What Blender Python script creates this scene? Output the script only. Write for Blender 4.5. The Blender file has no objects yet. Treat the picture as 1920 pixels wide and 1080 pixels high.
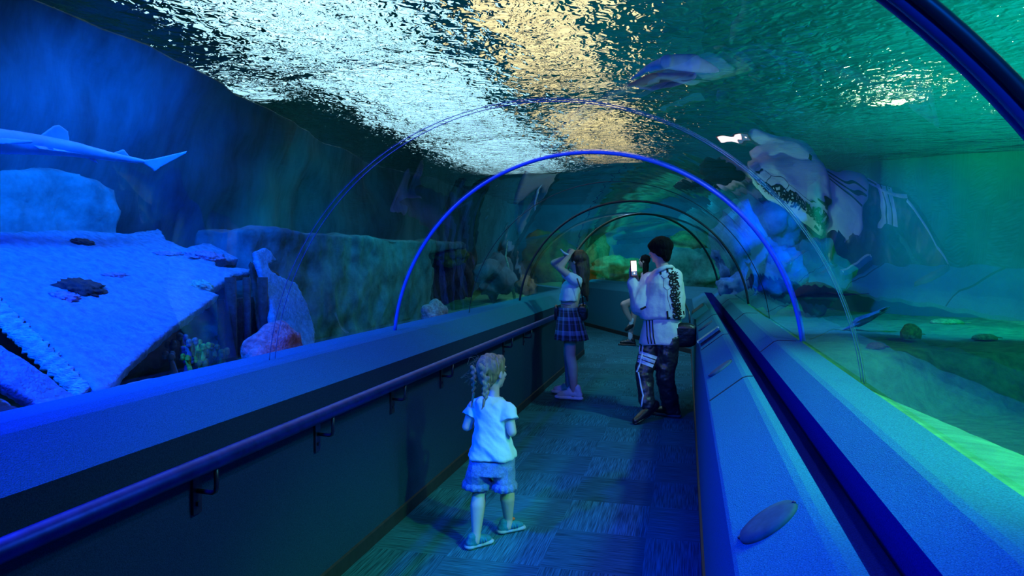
import bpy, bmesh, math, random
from mathutils import Vector, Matrix, noise
from mathutils.bvhtree import BVHTree
random.seed(7)
S = bpy.context.scene
COL = S.collection

# ------------------------------------------------------------------ camera
CAM_H = 1.54
YAW, PIT = math.radians(14.3), math.radians(-2.24)
cam_d = bpy.data.cameras.new('camera'); cam_d.lens = 24.0; cam_d.sensor_width = 36.0
cam_d.clip_start = 0.02; cam_d.clip_end = 200
cam = bpy.data.objects.new('camera', cam_d); COL.objects.link(cam)
cam.location = (0, 0, CAM_H); cam.rotation_euler = (math.pi/2 + PIT, 0, YAW)
S.camera = cam
FPX = 1280.0
FW = Vector((-math.sin(YAW)*math.cos(PIT), math.cos(YAW)*math.cos(PIT), math.sin(PIT)))
RT = Vector((math.cos(YAW), math.sin(YAW), 0)); UP = RT.cross(FW); CP = Vector((0, 0, CAM_H))

# ------------------------------------------------------------------ world, view
W = bpy.data.worlds.new('world'); S.world = W; W.use_nodes = True
W.node_tree.nodes['Background'].inputs[0].default_value = (0.0, 0.075, 0.11, 1)
W.node_tree.nodes['Background'].inputs[1].default_value = 0.30
S.view_settings.view_transform = 'Standard'; S.view_settings.look = 'None'
S.view_settings.exposure = 0.0; S.view_settings.gamma = 1.0
S.view_settings.use_curve_mapping = False
S.cycles.caustics_refractive = False
S.cycles.caustics_reflective = False
S.cycles.max_bounces = 10; S.cycles.diffuse_bounces = 3; S.cycles.transparent_max_bounces = 16
S.cycles.sample_clamp_indirect = 4.0

# ------------------------------------------------------------------ lamps sunk in the tank above the tunnel, and added fill lights
def aim(o, target):
    d = Vector(target) - o.location
    o.rotation_euler = d.to_track_quat('-Z', 'Y').to_euler()
def spot(name, loc, target, col, watt, ang=90, rad=0.10, blend=0.6):
    L = bpy.data.lights.new(name, 'SPOT'); L.color = col; L.energy = watt
    L.spot_size = math.radians(ang); L.spot_blend = blend; L.shadow_soft_size = rad
    o = bpy.data.objects.new(name, L); COL.objects.link(o); o.location = loc; aim(o, target); return o
def area(name, loc, target, col, watt, sx, sy):
    L = bpy.data.lights.new(name, 'AREA'); L.shape = 'RECTANGLE'; L.size = sx; L.size_y = sy
    L.color = col; L.energy = watt
    o = bpy.data.objects.new(name, L); COL.objects.link(o); o.location = loc; aim(o, target); return o
BLUE = (0.0, 0.10, 1.0); CYAN = (0.02, 0.55, 1.0); TEAL = (0.0, 0.85, 0.75); GREEN = (0.05, 1.0, 0.45)
spot('blue_lamp', (-2.15, 0.9, 3.1), (-1.75, 1.6, 1.0), (0.0, 0.025, 1.0), 620, 150, .10)
spot('blue_lamp', (-3.4, 1.4, 3.1), (0.2, 2.6, 0.8), (0.0, 0.012, 1.0), 230, 70, .12)
spot('blue_lamp', (-2.7, 1.3, 3.15), (-3.5, 3.0, 1.0), (0.0, 0.15, 1.0), 380, 105, .12)
spot('blue_lamp', (-2.9, 4.2, 3.1), (-4.2, 4.6, .8), (0.0, 0.14, 1.0), 190, 150, .12)
spot('cyan_lamp', (0.95, 2.6, 3.1), (0.35, 3.4, 0), (0.56, 0.50, 1.0), 78, 130, .08)
spot('cyan_lamp', (1.3, 6.0, 3.1), (0.0, 6.6, 0.4), (0.24, 0.78, 0.80), 150, 110, .08)
spot('cyan_lamp', (-0.6, 10.0, 3.1), (-0.6, 11.5, 0), (0.30, 0.55, 0.9), 120, 150, .12)
spot('cyan_lamp', (-1.9, 12.4, 3.1), (-1.2, 13.4, 0.2), (0.25, 0.55, 0.9), 130, 150, .12)  # added to brighten the wall beyond the bend
spot('teal_lamp', (4.2, 9.6, 3.1), (4.2, 12.3, 1.6), (0.0, 0.85, 0.46), 240, 160, .2)
spot('teal_lamp', (4.0, 6.0, 3.1), (3.6, 7.6, 0.0), (0.0, 0.8, 0.22), 120, 150, .2)
spot('green_lamp', (2.2, 1.4, 2.9), (1.0, 2.3, .9), (0.12, 1.0, 0.25), 420, 60, .1)
spot('blue_lamp', (1.3, 9.8, 3.1), (2.3, 11.2, 1.2), (0.0, 0.10, 1.0), 700, 110, .1)
spot('teal_lamp', (-2.6, 7.5, 3.1), (-3.4, 8.4, 1.2), (0.0, 0.6, 0.75), 90, 150, .2)
spot('teal_lamp', (-1.5, 17.0, 3.1), (-1.5, 19.5, 1.5), (0.0, 0.55, 0.85), 380, 150, .2)
spot('teal_lamp', (1.5, 14.6, 3.1), (1.5, 17.0, 1.0), (0.0, 0.75, 0.8), 150, 150, .2)
spot('warm_lamp', (-3.8, 16.2, 2.6), (-3.6, 18.0, 1.2), (1.0, 0.6, 0.02), 30, 90, .1)
spot('fish_fill', (1.5, 3.4, 1.35), (-.05, 4.45, 2.75), (.45, .75, 1.0), 60, 34, .05)  # added uplight that brightens the underside of the overhead fish
area('hall_fill', (-2, 8, 3.9), (-2, 8, 6), (0.0, .45, .6), 130, 5, 16)  # added upward fill, tints the ceiling seen through the water
area('hall_fill', (5.5, 7, 3.9), (5.5, 7, 6), (0.0, .85, .58), 1500, 6, 14)  # added green fill for the ceiling above the right tank
spot('blue_lamp', (0.4, -1.4, 2.9), (.35, .9, 1.9), (0.0, 0.16, 1.0), 520, 50, .15)  # added light that brings out the near rib
spot('cyan_lamp', (1.5, 2.6, 3.1), (.45, 2.4, 1.0), (0.0, 0.70, 0.9), 130, 75, .15)  # added to brighten the right ledge

# ------------------------------------------------------------------ pixel helpers (1920 x 1080 frame)
def ray(x, y): return FW + RT*((x-960)/FPX) + UP*((540-y)/FPX)
def PD(x, y, d): return CP + ray(x, y)*d                       # at camera depth d
def onz(x, y, z): r = ray(x, y); return CP + r*((z-CAM_H)/r.z)
def onx(x, y, X): r = ray(x, y); return CP + r*(X/r.x)
def ony(x, y, Y): r = ray(x, y); return CP + r*(Y/r.y)

# ------------------------------------------------------------------ materials
def mat(name, color, rough=0.8, metal=0.0, spec=0.3, noise_scale=None, var=0.25, bump=0.0, bump_scale=None,
        emis=None, estr=0.0, color2=None, stretch=None):
    m = bpy.data.materials.new(name); m.use_nodes = True; nt = m.node_tree; N = nt.nodes; L = nt.links
    b = N['Principled BSDF']
    b.inputs['Roughness'].default_value = rough; b.inputs['Metallic'].default_value = metal
    b.inputs['Specular IOR Level'].default_value = spec
    b.inputs['Base Color'].default_value = (*color, 1)
    if emis: b.inputs['Emission Color'].default_value = (*emis, 1); b.inputs['Emission Strength'].default_value = estr
    tc = N.new('ShaderNodeTexCoord'); src = tc.outputs['Object']
    if stretch:
        mp = N.new('ShaderNodeMapping'); mp.inputs['Scale'].default_value = stretch
        L.new(src, mp.inputs['Vector']); src = mp.outputs[0]
    if noise_scale:
        n = N.new('ShaderNodeTexNoise'); n.inputs['Scale'].default_value = noise_scale
        n.inputs['Detail'].default_value = 6; n.inputs['Roughness'].default_value = .65
        L.new(src, n.inputs['Vector'])
        r = N.new('ShaderNodeValToRGB'); r.color_ramp.elements[0].position = .32; r.color_ramp.elements[1].position = .68
        c2 = color2 or tuple(min(1, c*(1+var)) for c in color)
        r.color_ramp.elements[0].color = (*[c*(1-var) for c in color], 1); r.color_ramp.elements[1].color = (*c2, 1)
        L.new(n.outputs[0], r.inputs[0]); L.new(r.outputs[0], b.inputs['Base Color'])
    if bump:
        n2 = N.new('ShaderNodeTexNoise'); n2.inputs['Scale'].default_value = bump_scale or noise_scale or 30
        n2.inputs['Detail'].default_value = 5
        L.new(src, n2.inputs['Vector'])
        bp = N.new('ShaderNodeBump'); bp.inputs['Strength'].default_value = bump; bp.inputs['Distance'].default_value = .02
        L.new(n2.outputs[0], bp.inputs['Height']); L.new(bp.outputs[0], b.inputs['Normal'])
    return m

M = {}
M['carpet_wall'] = mat('carpet_wall', (.045, .26, .32), .95, spec=.1, noise_scale=260, var=.35, bump=.5, bump_scale=320)
M['skirting'] = mat('skirting', (.03, .03, .035), .6, noise_scale=20)
M['seam'] = mat('seam', (.02, .03, .05), .8, noise_scale=60)
M['rail'] = mat('rail', (.008, .025, .24), .45, .8, .3, noise_scale=14, var=.3)
M['bracket'] = mat('bracket', (.03, .03, .05), .35, .3, .5, noise_scale=40)
M['plate'] = mat('plate', (.05, .11, .13), .7, .0, .15, noise_scale=30, var=.2)
M['steel'] = mat('steel', (.25, .45, .6), .25, .9, .5, noise_scale=50, var=.15)
M['rib'] = mat('rib', (.02, .12, .50), .22, .7, .5, noise_scale=6, var=.15)
M['rib_blue'] = mat('rib_blue', (.03, .20, .85), .4, .1, .6, noise_scale=10, var=.15)
M['rib_dark'] = mat('rib_dark', (.015, .02, .03), .4, .1, .6, noise_scale=10, var=.15)
M['seal'] = mat('seal', (.08, .16, .26), .25, .0, .4, noise_scale=10, var=.1)
M['carpet_blue_shade'] = mat('carpet_blue_shade', (.006, .018, .20), .95, spec=.05, noise_scale=260, var=.35, bump=.4, bump_scale=320)  # deep blue shade of the trough painted into the carpet colour
M['carpet_wall_shaded'] = mat('carpet_wall_shaded', (.020, .065, .12), .95, spec=.1, noise_scale=260, var=.35, bump=.4, bump_scale=320)  # same wall carpet, darkened to paint shade onto the upright left wall
M['hall'] = mat('hall', (.10, .14, .15), .9, noise_scale=2)
M['rock'] = mat('rock', (.11, .20, .21), .95, noise_scale=3.0, var=.6, bump=.9, bump_scale=9)
M['rock_pale'] = mat('rock_pale', (.42, .45, .46), .9, noise_scale=5, var=.4, bump=.8, bump_scale=16)
M['rock_blue'] = mat('rock_blue', (.07, .26, .50), .9, noise_scale=3, var=.5, bump=.8, bump_scale=9)
M['wallblue'] = mat('wallblue', (.05, .20, .30), .95, noise_scale=.7, var=.35, bump=.3, bump_scale=3)
M['rock_pink'] = mat('rock_pink', (.55, .22, .24), .95, noise_scale=26, var=.4, bump=.9, bump_scale=60, color2=(.85, .5, .5))
M['rock_green'] = mat('rock_green', (.09, .17, .03), .95, noise_scale=9, var=.6, bump=.9, bump_scale=20)
M['rock_ochre'] = mat('rock_ochre', (.24, .15, .05), .95, noise_scale=5, var=.6, bump=.9, bump_scale=12)
M['coral'] = mat('coral', (.20, .55, .04), .9, noise_scale=30, var=.5, bump=.6)
M['sand'] = mat('sand', (.10, .36, .12), .95, noise_scale=5, var=.35, bump=.5, bump_scale=40, stretch=(1, 2.5, 1))
M['wreck'] = mat('wreck', (.22, .46, .62), .85, noise_scale=22, var=.45, bump=.6, bump_scale=60, color2=(.24, .52, .70))
M['wreck_edge'] = mat('wreck_edge', (.55, .65, .68), .8, noise_scale=14, var=.5, bump=.9, bump_scale=50, stretch=(1, 1, 3))
M['wreck_dark'] = mat('wreck_dark', (.03, .04, .05), .9, noise_scale=20, var=.5, bump=.6)
M['growth'] = mat('growth', (.55, .35, .55), .9, noise_scale=40, var=.5, bump=.8)
M['growth_green'] = mat('growth_green', (.35, .65, .40), .9, noise_scale=40, var=.5, bump=.8)
M['wallrock'] = mat('wallrock', (.13, .20, .26), .95, noise_scale=1.1, var=.75, bump=.9, bump_scale=3.0, stretch=(1, 1, .35))
M['wallteal'] = mat('wallteal', (.08, .28, .19), .95, noise_scale=.7, var=.2, bump=.3, bump_scale=3)
M['dark_ceiling'] = mat('dark_ceiling', (.02, .03, .04), .9, noise_scale=2)
M['skin'] = mat('skin', (.78, .50, .40), .55, spec=.35, noise_scale=20, var=.06)
M['skin2'] = mat('skin2', (.66, .42, .34), .55, spec=.35, noise_scale=20, var=.06)
M['lips'] = mat('lips', (.55, .16, .15), .5, noise_scale=40)
M['eye'] = mat('eye', (.03, .03, .03), .2, noise_scale=40)
M['hair_blonde'] = mat('hair_blonde', (.44, .29, .13), .5, spec=.5, noise_scale=70, var=.5, bump=.9, bump_scale=90, stretch=(1, 1, .15))
M['hair_brown'] = mat('hair_brown', (.055, .028, .018), .42, spec=.5, noise_scale=60, var=.6, bump=.8, bump_scale=90, stretch=(1, 1, .1))
M['hair_black'] = mat('hair_black', (.008, .008, .010), .7, spec=.06, noise_scale=60, var=.5, bump=.7, bump_scale=90, stretch=(1, 1, .1))
M['cotton_white'] = mat('cotton_white', (.80, .82, .84), .9, noise_scale=10, var=.05, bump=.25, bump_scale=24)
M['jacket'] = mat('jacket', (.82, .85, .76), .75, noise_scale=6, var=.05, bump=.35, bump_scale=14)
M['denim'] = mat('denim', (.20, .28, .50), .9, noise_scale=120, var=.3, bump=.5, bump_scale=40)
M['trouser'] = mat('trouser', (.022, .025, .03), .38, spec=.5, noise_scale=8, var=.3, bump=.8, bump_scale=11)
M['black_leather'] = mat('black_leather', (.015, .015, .018), .35, spec=.5, noise_scale=20, var=.4, bump=.4)
M['print_black'] = mat('print_black', (.006, .008, .010), .7, noise_scale=30)
M['print_white'] = mat('print_white', (.85, .88, .90), .6, noise_scale=30, var=.05)
M['sneaker'] = mat('sneaker', (.78, .76, .80), .6, noise_scale=30, var=.08, bump=.3)
M['sole_white'] = mat('sole_white', (.85, .85, .88), .6, noise_scale=30, var=.05)
M['sandal'] = mat('sandal', (.02, .24, .30), .6, noise_scale=40, var=.25, bump=.4)
M['orange'] = mat('orange', (.95, .16, .06), .6, noise_scale=40, var=.1)
M['sole_grey'] = mat('sole_grey', (.45, .5, .55), .7, noise_scale=40, var=.1)
M['pink_top'] = mat('pink_top', (.70, .45, .52), .8, noise_scale=10, var=.08, bump=.2)
M['screen'] = mat('screen', (.02, .02, .02), .2, emis=(1.0, .85, .86), estr=2.6, noise_scale=40)
M['screen_dark'] = mat('screen_dark', (.02, .03, .06), .2, emis=(.15, .3, .6), estr=.6, noise_scale=40)
M['red_case'] = mat('red_case', (.7, .05, .05), .4, noise_scale=30)
M['shark'] = mat('shark', (.22, .46, .70), .55, spec=.4, noise_scale=7, var=.2)
M['shark_belly'] = mat('shark_belly', (.55, .62, .62), .55, spec=.4, noise_scale=7, var=.15)
M['ray_pale'] = mat('ray_pale', (.36, .56, .75), .6, noise_scale=9, var=.15)
M['ray_brown'] = mat('ray_brown', (.16, .12, .08), .7, noise_scale=18, var=.5)
M['ray_dark'] = mat('ray_dark', (.05, .07, .10), .7, noise_scale=7, var=.3)
M['fish_green'] = mat('fish_green', (.30, .50, .12), .7, noise_scale=24, var=.5)

def carpet_tiles():
    m = bpy.data.materials.new('carpet_tiles'); m.use_nodes = True; nt = m.node_tree; N = nt.nodes; L = nt.links
    b = N['Principled BSDF']; b.inputs['Roughness'].default_value = .95; b.inputs['Specular IOR Level'].default_value = .1
    tc = N.new('ShaderNodeTexCoord')
    off = N.new('ShaderNodeMapping'); off.inputs['Location'].default_value = (.70, .18, .01); L.new(tc.outputs['Object'], off.inputs[0])
    ck = N.new('ShaderNodeTexChecker'); ck.inputs['Scale'].default_value = 2.0; L.new(off.outputs[0], ck.inputs[0])
    def stripes(sc):
        mp = N.new('ShaderNodeMapping'); mp.inputs['Scale'].default_value = sc; L.new(tc.outputs['Object'], mp.inputs[0])
        n = N.new('ShaderNodeTexNoise'); n.inputs['Scale'].default_value = 1; n.inputs['Detail'].default_value = 2
        L.new(mp.outputs[0], n.inputs['Vector']); return n.outputs[0]
    a, c = stripes((170, 5, 1)), stripes((5, 170, 1))
    mx = N.new('ShaderNodeMix'); L.new(ck.outputs['Fac'], mx.inputs[0]); L.new(a, mx.inputs[2]); L.new(c, mx.inputs[3])
    sn = N.new('ShaderNodeVectorMath'); sn.operation = 'SNAP'; sn.inputs[1].default_value = (.5, .5, .5); L.new(off.outputs[0], sn.inputs[0])
    wn = N.new('ShaderNodeTexWhiteNoise'); L.new(sn.outputs[0], wn.inputs['Vector'])
    r = N.new('ShaderNodeValToRGB'); e = r.color_ramp.elements
    e[0].position = .38; e[0].color = (.025, .105, .125, 1); e[1].position = .66; e[1].color = (.06, .30, .34, 1)
    L.new(mx.outputs[0], r.inputs[0])
    mr = N.new('ShaderNodeMapRange'); mr.inputs['To Min'].default_value = .75; mr.inputs['To Max'].default_value = 1.15; L.new(wn.outputs['Value'], mr.inputs['Value'])
    mm = N.new('ShaderNodeVectorMath'); mm.operation = 'SCALE'; L.new(r.outputs[0], mm.inputs[0]); L.new(mr.outputs[0], mm.inputs['Scale'])
    L.new(mm.outputs[0], b.inputs['Base Color'])
    bp = N.new('ShaderNodeBump'); bp.inputs['Strength'].default_value = .4; bp.inputs['Distance'].default_value = .01
    L.new(mx.outputs[0], bp.inputs['Height']); L.new(bp.outputs[0], b.inputs['Normal'])
    return m
M['carpet_tiles'] = carpet_tiles()

def acrylic():
    m = bpy.data.materials.new('acrylic'); m.use_nodes = True; nt = m.node_tree; N = nt.nodes; L = nt.links
    N.remove(N['Principled BSDF']); out = N['Material Output']
    lw = N.new('ShaderNodeLayerWeight'); lw.inputs[0].default_value = .5
    p = N.new('ShaderNodeMath'); p.operation = 'POWER'; p.inputs[1].default_value = 4.2; L.new(lw.outputs['Facing'], p.inputs[0])
    mr = N.new('ShaderNodeMapRange'); mr.inputs['To Min'].default_value = .045; mr.inputs['To Max'].default_value = .92; L.new(p.outputs[0], mr.inputs['Value'])
    tr = N.new('ShaderNodeBsdfTransparent'); tr.inputs[0].default_value = (.93, .97, .99, 1)
    gl = N.new('ShaderNodeBsdfGlossy'); gl.inputs['Roughness'].default_value = .0; gl.inputs[0].default_value = (.9, .96, 1, 1)
    tc = N.new('ShaderNodeTexCoord'); n = N.new('ShaderNodeTexNoise'); n.inputs['Scale'].default_value = 1.6; L.new(tc.outputs['Object'], n.inputs['Vector'])
    bp = N.new('ShaderNodeBump'); bp.inputs['Strength'].default_value = .15; bp.inputs['Distance'].default_value = .02
    L.new(n.outputs[0], bp.inputs['Height']); L.new(bp.outputs[0], gl.inputs['Normal'])
    mx = N.new('ShaderNodeMixShader'); L.new(mr.outputs[0], mx.inputs[0]); L.new(tr.outputs[0], mx.inputs[1]); L.new(gl.outputs[0], mx.inputs[2])
    L.new(mx.outputs[0], out.inputs[0]); return m
M['acrylic'] = acrylic()

def water():
    m = bpy.data.materials.new('water'); m.use_nodes = True; nt = m.node_tree; N = nt.nodes; L = nt.links
    N.remove(N['Principled BSDF']); out = N['Material Output']
    gl = N.new('ShaderNodeBsdfGlass'); gl.inputs['IOR'].default_value = 1.33; gl.inputs['Roughness'].default_value = 0; gl.inputs[0].default_value = (.85, .97, 1, 1)
    tc = N.new('ShaderNodeTexCoord')
    mp = N.new('ShaderNodeMapping'); mp.inputs['Scale'].default_value = (1.0, 1.0, 1); mp.inputs['Rotation'].default_value = (0, 0, .3); L.new(tc.outputs['Object'], mp.inputs[0])
    n = N.new('ShaderNodeTexNoise'); n.inputs['Scale'].default_value = 8.5; n.inputs['Detail'].default_value = 2; n.inputs['Roughness'].default_value = .55; n.inputs['Distortion'].default_value = .6
    L.new(mp.outputs[0], n.inputs['Vector'])
    n2 = N.new('ShaderNodeTexNoise'); n2.inputs['Scale'].default_value = 1.3; n2.inputs['Detail'].default_value = 2; L.new(mp.outputs[0], n2.inputs['Vector'])
    ad = N.new('ShaderNodeMath'); ad.operation = 'MULTIPLY_ADD'; ad.inputs[1].default_value = 3.0; L.new(n2.outputs[0], ad.inputs[0]); L.new(n.outputs[0], ad.inputs[2])
    bp = N.new('ShaderNodeBump'); bp.inputs['Strength'].default_value = 1.0; bp.inputs['Distance'].default_value = .09
    L.new(ad.outputs[0], bp.inputs['Height']); L.new(bp.outputs[0], gl.inputs['Normal'])
    L.new(gl.outputs[0], out.inputs[0]); return m
M['water'] = water()
def emit(name, col, s):
    m = bpy.data.materials.new(name); m.use_nodes = True; N = m.node_tree.nodes
    b = N['Principled BSDF']; b.inputs['Base Color'].default_value = (.1, .1, .1, 1)
    b.inputs['Emission Color'].default_value = (*col, 1); b.inputs['Emission Strength'].default_value = s
    return m
M['glow_white'] = emit('glow_white', (.52, .88, 1.0), 2.6)
M['glow_warm'] = emit('glow_warm', (1.0, .70, .30), 2.4)
M['glow_green'] = emit('glow_green', (.25, 1.0, .72), 1.2)
M['glow_spark'] = emit('glow_spark', (.85, 1.0, .50), 14)

# ------------------------------------------------------------------ mesh helpers
def link(name, bm, m, parent=None, smooth=False):
    me = bpy.data.meshes.new(name); bm.to_mesh(me); bm.free()
    if smooth: me.polygons.foreach_set('use_smooth', [True]*len(me.polygons))
    for mm in (m if isinstance(m, (list, tuple)) else [m]): me.materials.append(mm)
    o = bpy.data.objects.new(name, me); COL.objects.link(o)
    if parent: o.parent = parent
    return o
def tag(o, label, cat, group=None, kind=None):
    o['label'] = label; o['category'] = cat
    if group: o['group'] = group
    if kind: o['kind'] = kind
    return o
def struct(o, label=None):
    o['kind'] = 'structure'
    if label: o['label'] = label
    return o
def thing(name, loc, label, cat, group=None, rz=0):
    o = bpy.data.objects.new(name, None); COL.objects.link(o); o.location = loc; o.rotation_euler = (0, 0, rz)
    o.empty_display_size = .1
    return tag(o, label, cat, group)
def box(bm, c, s, R=None):
    v = []
    for x in (-.5, .5):
        for y in (-.5, .5):
            for z in (-.5, .5):
                p = Vector((x*s[0], y*s[1], z*s[2]))
                if R: p = R @ p
                v.append(bm.verts.new(Vector(c)+p))
    for f in ((0,1,3,2),(4,6,7,5),(0,4,5,1),(2,3,7,6),(0,2,6,4),(1,5,7,3)): bm.faces.new([v[i] for i in f])
def frame_of(d):
    d = d.normalized(); a = Vector((0,0,1)) if abs(d.z) < .9 else Vector((1,0,0))
    u = d.cross(a).normalized(); return u, u.cross(d).normalized()
def tube(bm, pts, r, n=10, closed=False, flat=1.0):
    pts = [Vector(p) for p in pts]; rs = r if isinstance(r, (list, tuple)) else [r]*len(pts)
    rings = []; k = len(pts); pu = None
    for i, p in enumerate(pts):
        a = pts[(i-1) % k] if (closed or i) else p; b = pts[(i+1) % k] if (closed or i < k-1) else p
        d = (b-a).normalized()
        if pu is None: u, w = frame_of(d)
        else:
            u = (pu - d*pu.dot(d)).normalized(); w = u.cross(d).normalized()
        pu = u
        rings.append([bm.verts.new(p + u*math.cos(2*math.pi*j/n)*rs[i] + w*math.sin(2*math.pi*j/n)*rs[i]*flat) for j in range(n)])
    for i in range(k if closed else k-1):
        A, B = rings[i], rings[(i+1) % k]
        for j in range(n): bm.faces.new((A[j], A[(j+1) % n], B[(j+1) % n], B[j]))
    if not closed:
        bm.faces.new(rings[0][::-1]); bm.faces.new(rings[-1])
def capsule(bm, p0, p1, r0, r1=None, flat=1.0, side=None, n=14):
    """tapered limb with round ends; flat squashes it along the direction perpendicular to side"""
    r1 = r0 if r1 is None else r1; p0, p1 = Vector(p0), Vector(p1); d = p1-p0
    L = d.length; d = d/L if L > 1e-6 else Vector((0,0,1))
    if side is not None:
        u = Vector(side); u = (u-d*u.dot(d)).normalized(); w = u.cross(d).normalized()
    else: u, w = frame_of(d)
    sec = []
    for t in (-90, -60, -30, 0): a = math.radians(t); sec.append((p0 + d*math.sin(a)*r0, r0*math.cos(a)))
    for t in (0, 30, 60, 90): a = math.radians(t); sec.append((p1 + d*math.sin(a)*r1, r1*math.cos(a)))
    rings = []
    for c, r in sec:
        if r < 1e-5: rings.append([bm.verts.new(c)])
        else: rings.append([bm.verts.new(c+u*math.cos(2*math.pi*j/n)*r + w*math.sin(2*math.pi*j/n)*r*flat) for j in range(n)])
    for A, B in zip(rings, rings[1:]):
        for j in range(n):
            if len(A) == 1: bm.faces.new((A[0], B[(j+1) % n], B[j]))
            elif len(B) == 1: bm.faces.new((A[j], A[(j+1) % n], B[0]))
            else: bm.faces.new((A[j], A[(j+1) % n], B[(j+1) % n], B[j]))
def ellipsoid(bm, c, r, R=None, n=16):
    r = (r, r, r) if not isinstance(r, (list, tuple)) else r
    b2 = bmesh.ops.create_uvsphere(bm, u_segments=n, v_segments=n//2+2, radius=1)
    for v in b2['verts']:
        p = Vector((v.co.x*r[0], v.co.y*r[1], v.co.z*r[2]))
        if R: p = R @ p
        v.co = Vector(c)+p
def organic(name, bm, m, parent, voxel=.006, smooth=6, disp=None, carve=None):
    """fuse overlapping volumes into one continuous surface"""
    me = bpy.data.meshes.new('tmp'); bmesh.ops.recalc_face_normals(bm, faces=bm.faces); bm.to_mesh(me); bm.free()
    o = bpy.data.objects.new('tmp', me); COL.objects.link(o)
    md = o.modifiers.new('r', 'REMESH'); md.mode = 'VOXEL'; md.voxel_size = voxel; md.adaptivity = 0
    if smooth:
        s = o.modifiers.new('s', 'SMOOTH'); s.factor = .5; s.iterations = smooth
    dg = bpy.context.evaluated_depsgraph_get()
    me2 = bpy.data.meshes.new_from_object(o.evaluated_get(dg)); bpy.data.objects.remove(o)
    me2.name = name
    if disp:
        ns = [v.normal.copy() for v in me2.vertices]
        for v, nn in zip(me2.vertices, ns): v.co = v.co + nn*disp(v.co)
    me2.materials.clear()
    for mm in (m if isinstance(m, (list, tuple)) else [m]): me2.materials.append(mm)
    me2.polygons.foreach_set('use_smooth', [True]*len(me2.polygons))
    ob = bpy.data.objects.new(name, me2); COL.objects.link(ob)
    if parent: ob.parent = parent
    return ob
def loft(bm, secs, n=28, wob=None, uvs=True, cap=True):
    """secs: (centre, rx, ry, side vector) - rings perpendicular to z unless tilt given by side"""
    uvl = bm.loops.layers.uv.verify() if uvs else None
    rings = []
    for i, (c, rx, ry, side) in enumerate(secs):
        u = Vector(side).normalized(); w = Vector((0,0,1)).cross(u).normalized(); c = Vector(c); ring = []
        for j in range(n):
            a = 2*math.pi*j/n; k = 1 + (wob(a, i/(len(secs)-1)) if wob else 0)
            ring.append(bm.verts.new(c + u*math.cos(a)*rx*k + w*math.sin(a)*ry*k))
        rings.append(ring)
    for i in range(len(rings)-1):
        A, B = rings[i], rings[i+1]
        for j in range(n):
            f = bm.faces.new((A[j], A[(j+1) % n], B[(j+1) % n], B[j]))
            if uvs:
                for l, (uu, vv) in zip(f.loops, ((j, i), (j+1, i), (j+1, i+1), (j, i+1))): l[uvl].uv = (uu/n, vv/(len(rings)-1))
    if cap: bm.faces.new(rings[0][::-1]); bm.faces.new(rings[-1])
def bvh_of(o):
    me = o.data; mw = o.matrix_world
    return BVHTree.FromPolygons([mw @ v.co for v in me.vertices], [p.vertices[:] for p in me.polygons])

# ------------------------------------------------------------------ the tunnel shell, swept along the walkway and its bend
Y0, YB, BEND, L2 = -1.2, 11.7, math.radians(28), 6.0
def mitre(x): return YB + (x-.101)*math.tan(BEND/2)
def station(x, z, s):
    """s = Y along the straight part, or YB + distance along the second leg"""
    if s < YB-1e-6: return Vector((x, s, z))
    p = Vector((x, mitre(x), z)); return p + Vector((-math.sin(BEND), math.cos(BEND), 0))*(s-YB)
def sweep(name, prof, m, s0=Y0, s1=YB+L2, closed=True, parent=None, stations=None):
    bm = bmesh.new(); st = stations or sorted({s0, min(max(YB, s0), s1), s1}); rings = []
    for s in st:
        rings.append([bm.verts.new(station(x, z, s)) for x, z in prof])
    k = len(prof)
    for A, B in zip(rings, rings[1:]):
        for j in range(k if closed else k-1): bm.faces.new((A[j], A[(j+1) % k], B[(j+1) % k], B[j]))
    if closed: bm.faces.new(rings[0]); bm.faces.new(rings[-1][::-1])
    bmesh.ops.recalc_face_normals(bm, faces=bm.faces)
    return link(name, bm, m, parent)
XL, XR = -1.636, .101
struct(sweep('floor', [(XL-.2, -.12), (XR+.2, -.12), (XR+.2, 0), (XL-.2, 0)], M['carpet_tiles']))
wl_ = struct(sweep('wall_left', [(XL, 0), (XL, .954), (-1.70, 1.022), (-1.755, 1.079), (-1.775, 1.086), (-1.885, 1.086), (-2.0, 1.086), (-2.0, 0)], [M['carpet_wall'], M['carpet_wall_shaded']]))
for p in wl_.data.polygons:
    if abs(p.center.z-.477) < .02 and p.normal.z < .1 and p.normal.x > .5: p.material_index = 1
wr_ = struct(sweep('wall_right', [(XR, 0), (XR, .913), (.108, .922), (.245, 1.031), (.262, 1.038), (.288, 1.04), (.292, 1.03), (.294, .91), (.32, .905), (.32, 0)], [M['carpet_wall'], M['carpet_blue_shade']]))
tr1 = struct(sweep('trim_1', [(.32, .70), (.32, .905), (.42, .915), (.42, 1.016), (.495, 1.080), (.515, 1.086), (.61, 1.086), (.635, 1.086), (.635, 0), (.32, 0)], [M['carpet_wall'], M['carpet_blue_shade']]))
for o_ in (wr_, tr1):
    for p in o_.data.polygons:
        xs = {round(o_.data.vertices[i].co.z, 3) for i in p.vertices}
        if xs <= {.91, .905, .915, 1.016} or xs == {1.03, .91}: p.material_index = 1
struct(sweep('baseboard_left', [(XL, .001), (XL+.012, .001), (XL+.012, .075), (XL, .08)], M['skirting']))
struct(sweep('baseboard_right', [(XR, .001), (XR-.012, .001), (XR-.012, .075), (XR, .08)], M['skirting']))
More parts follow.
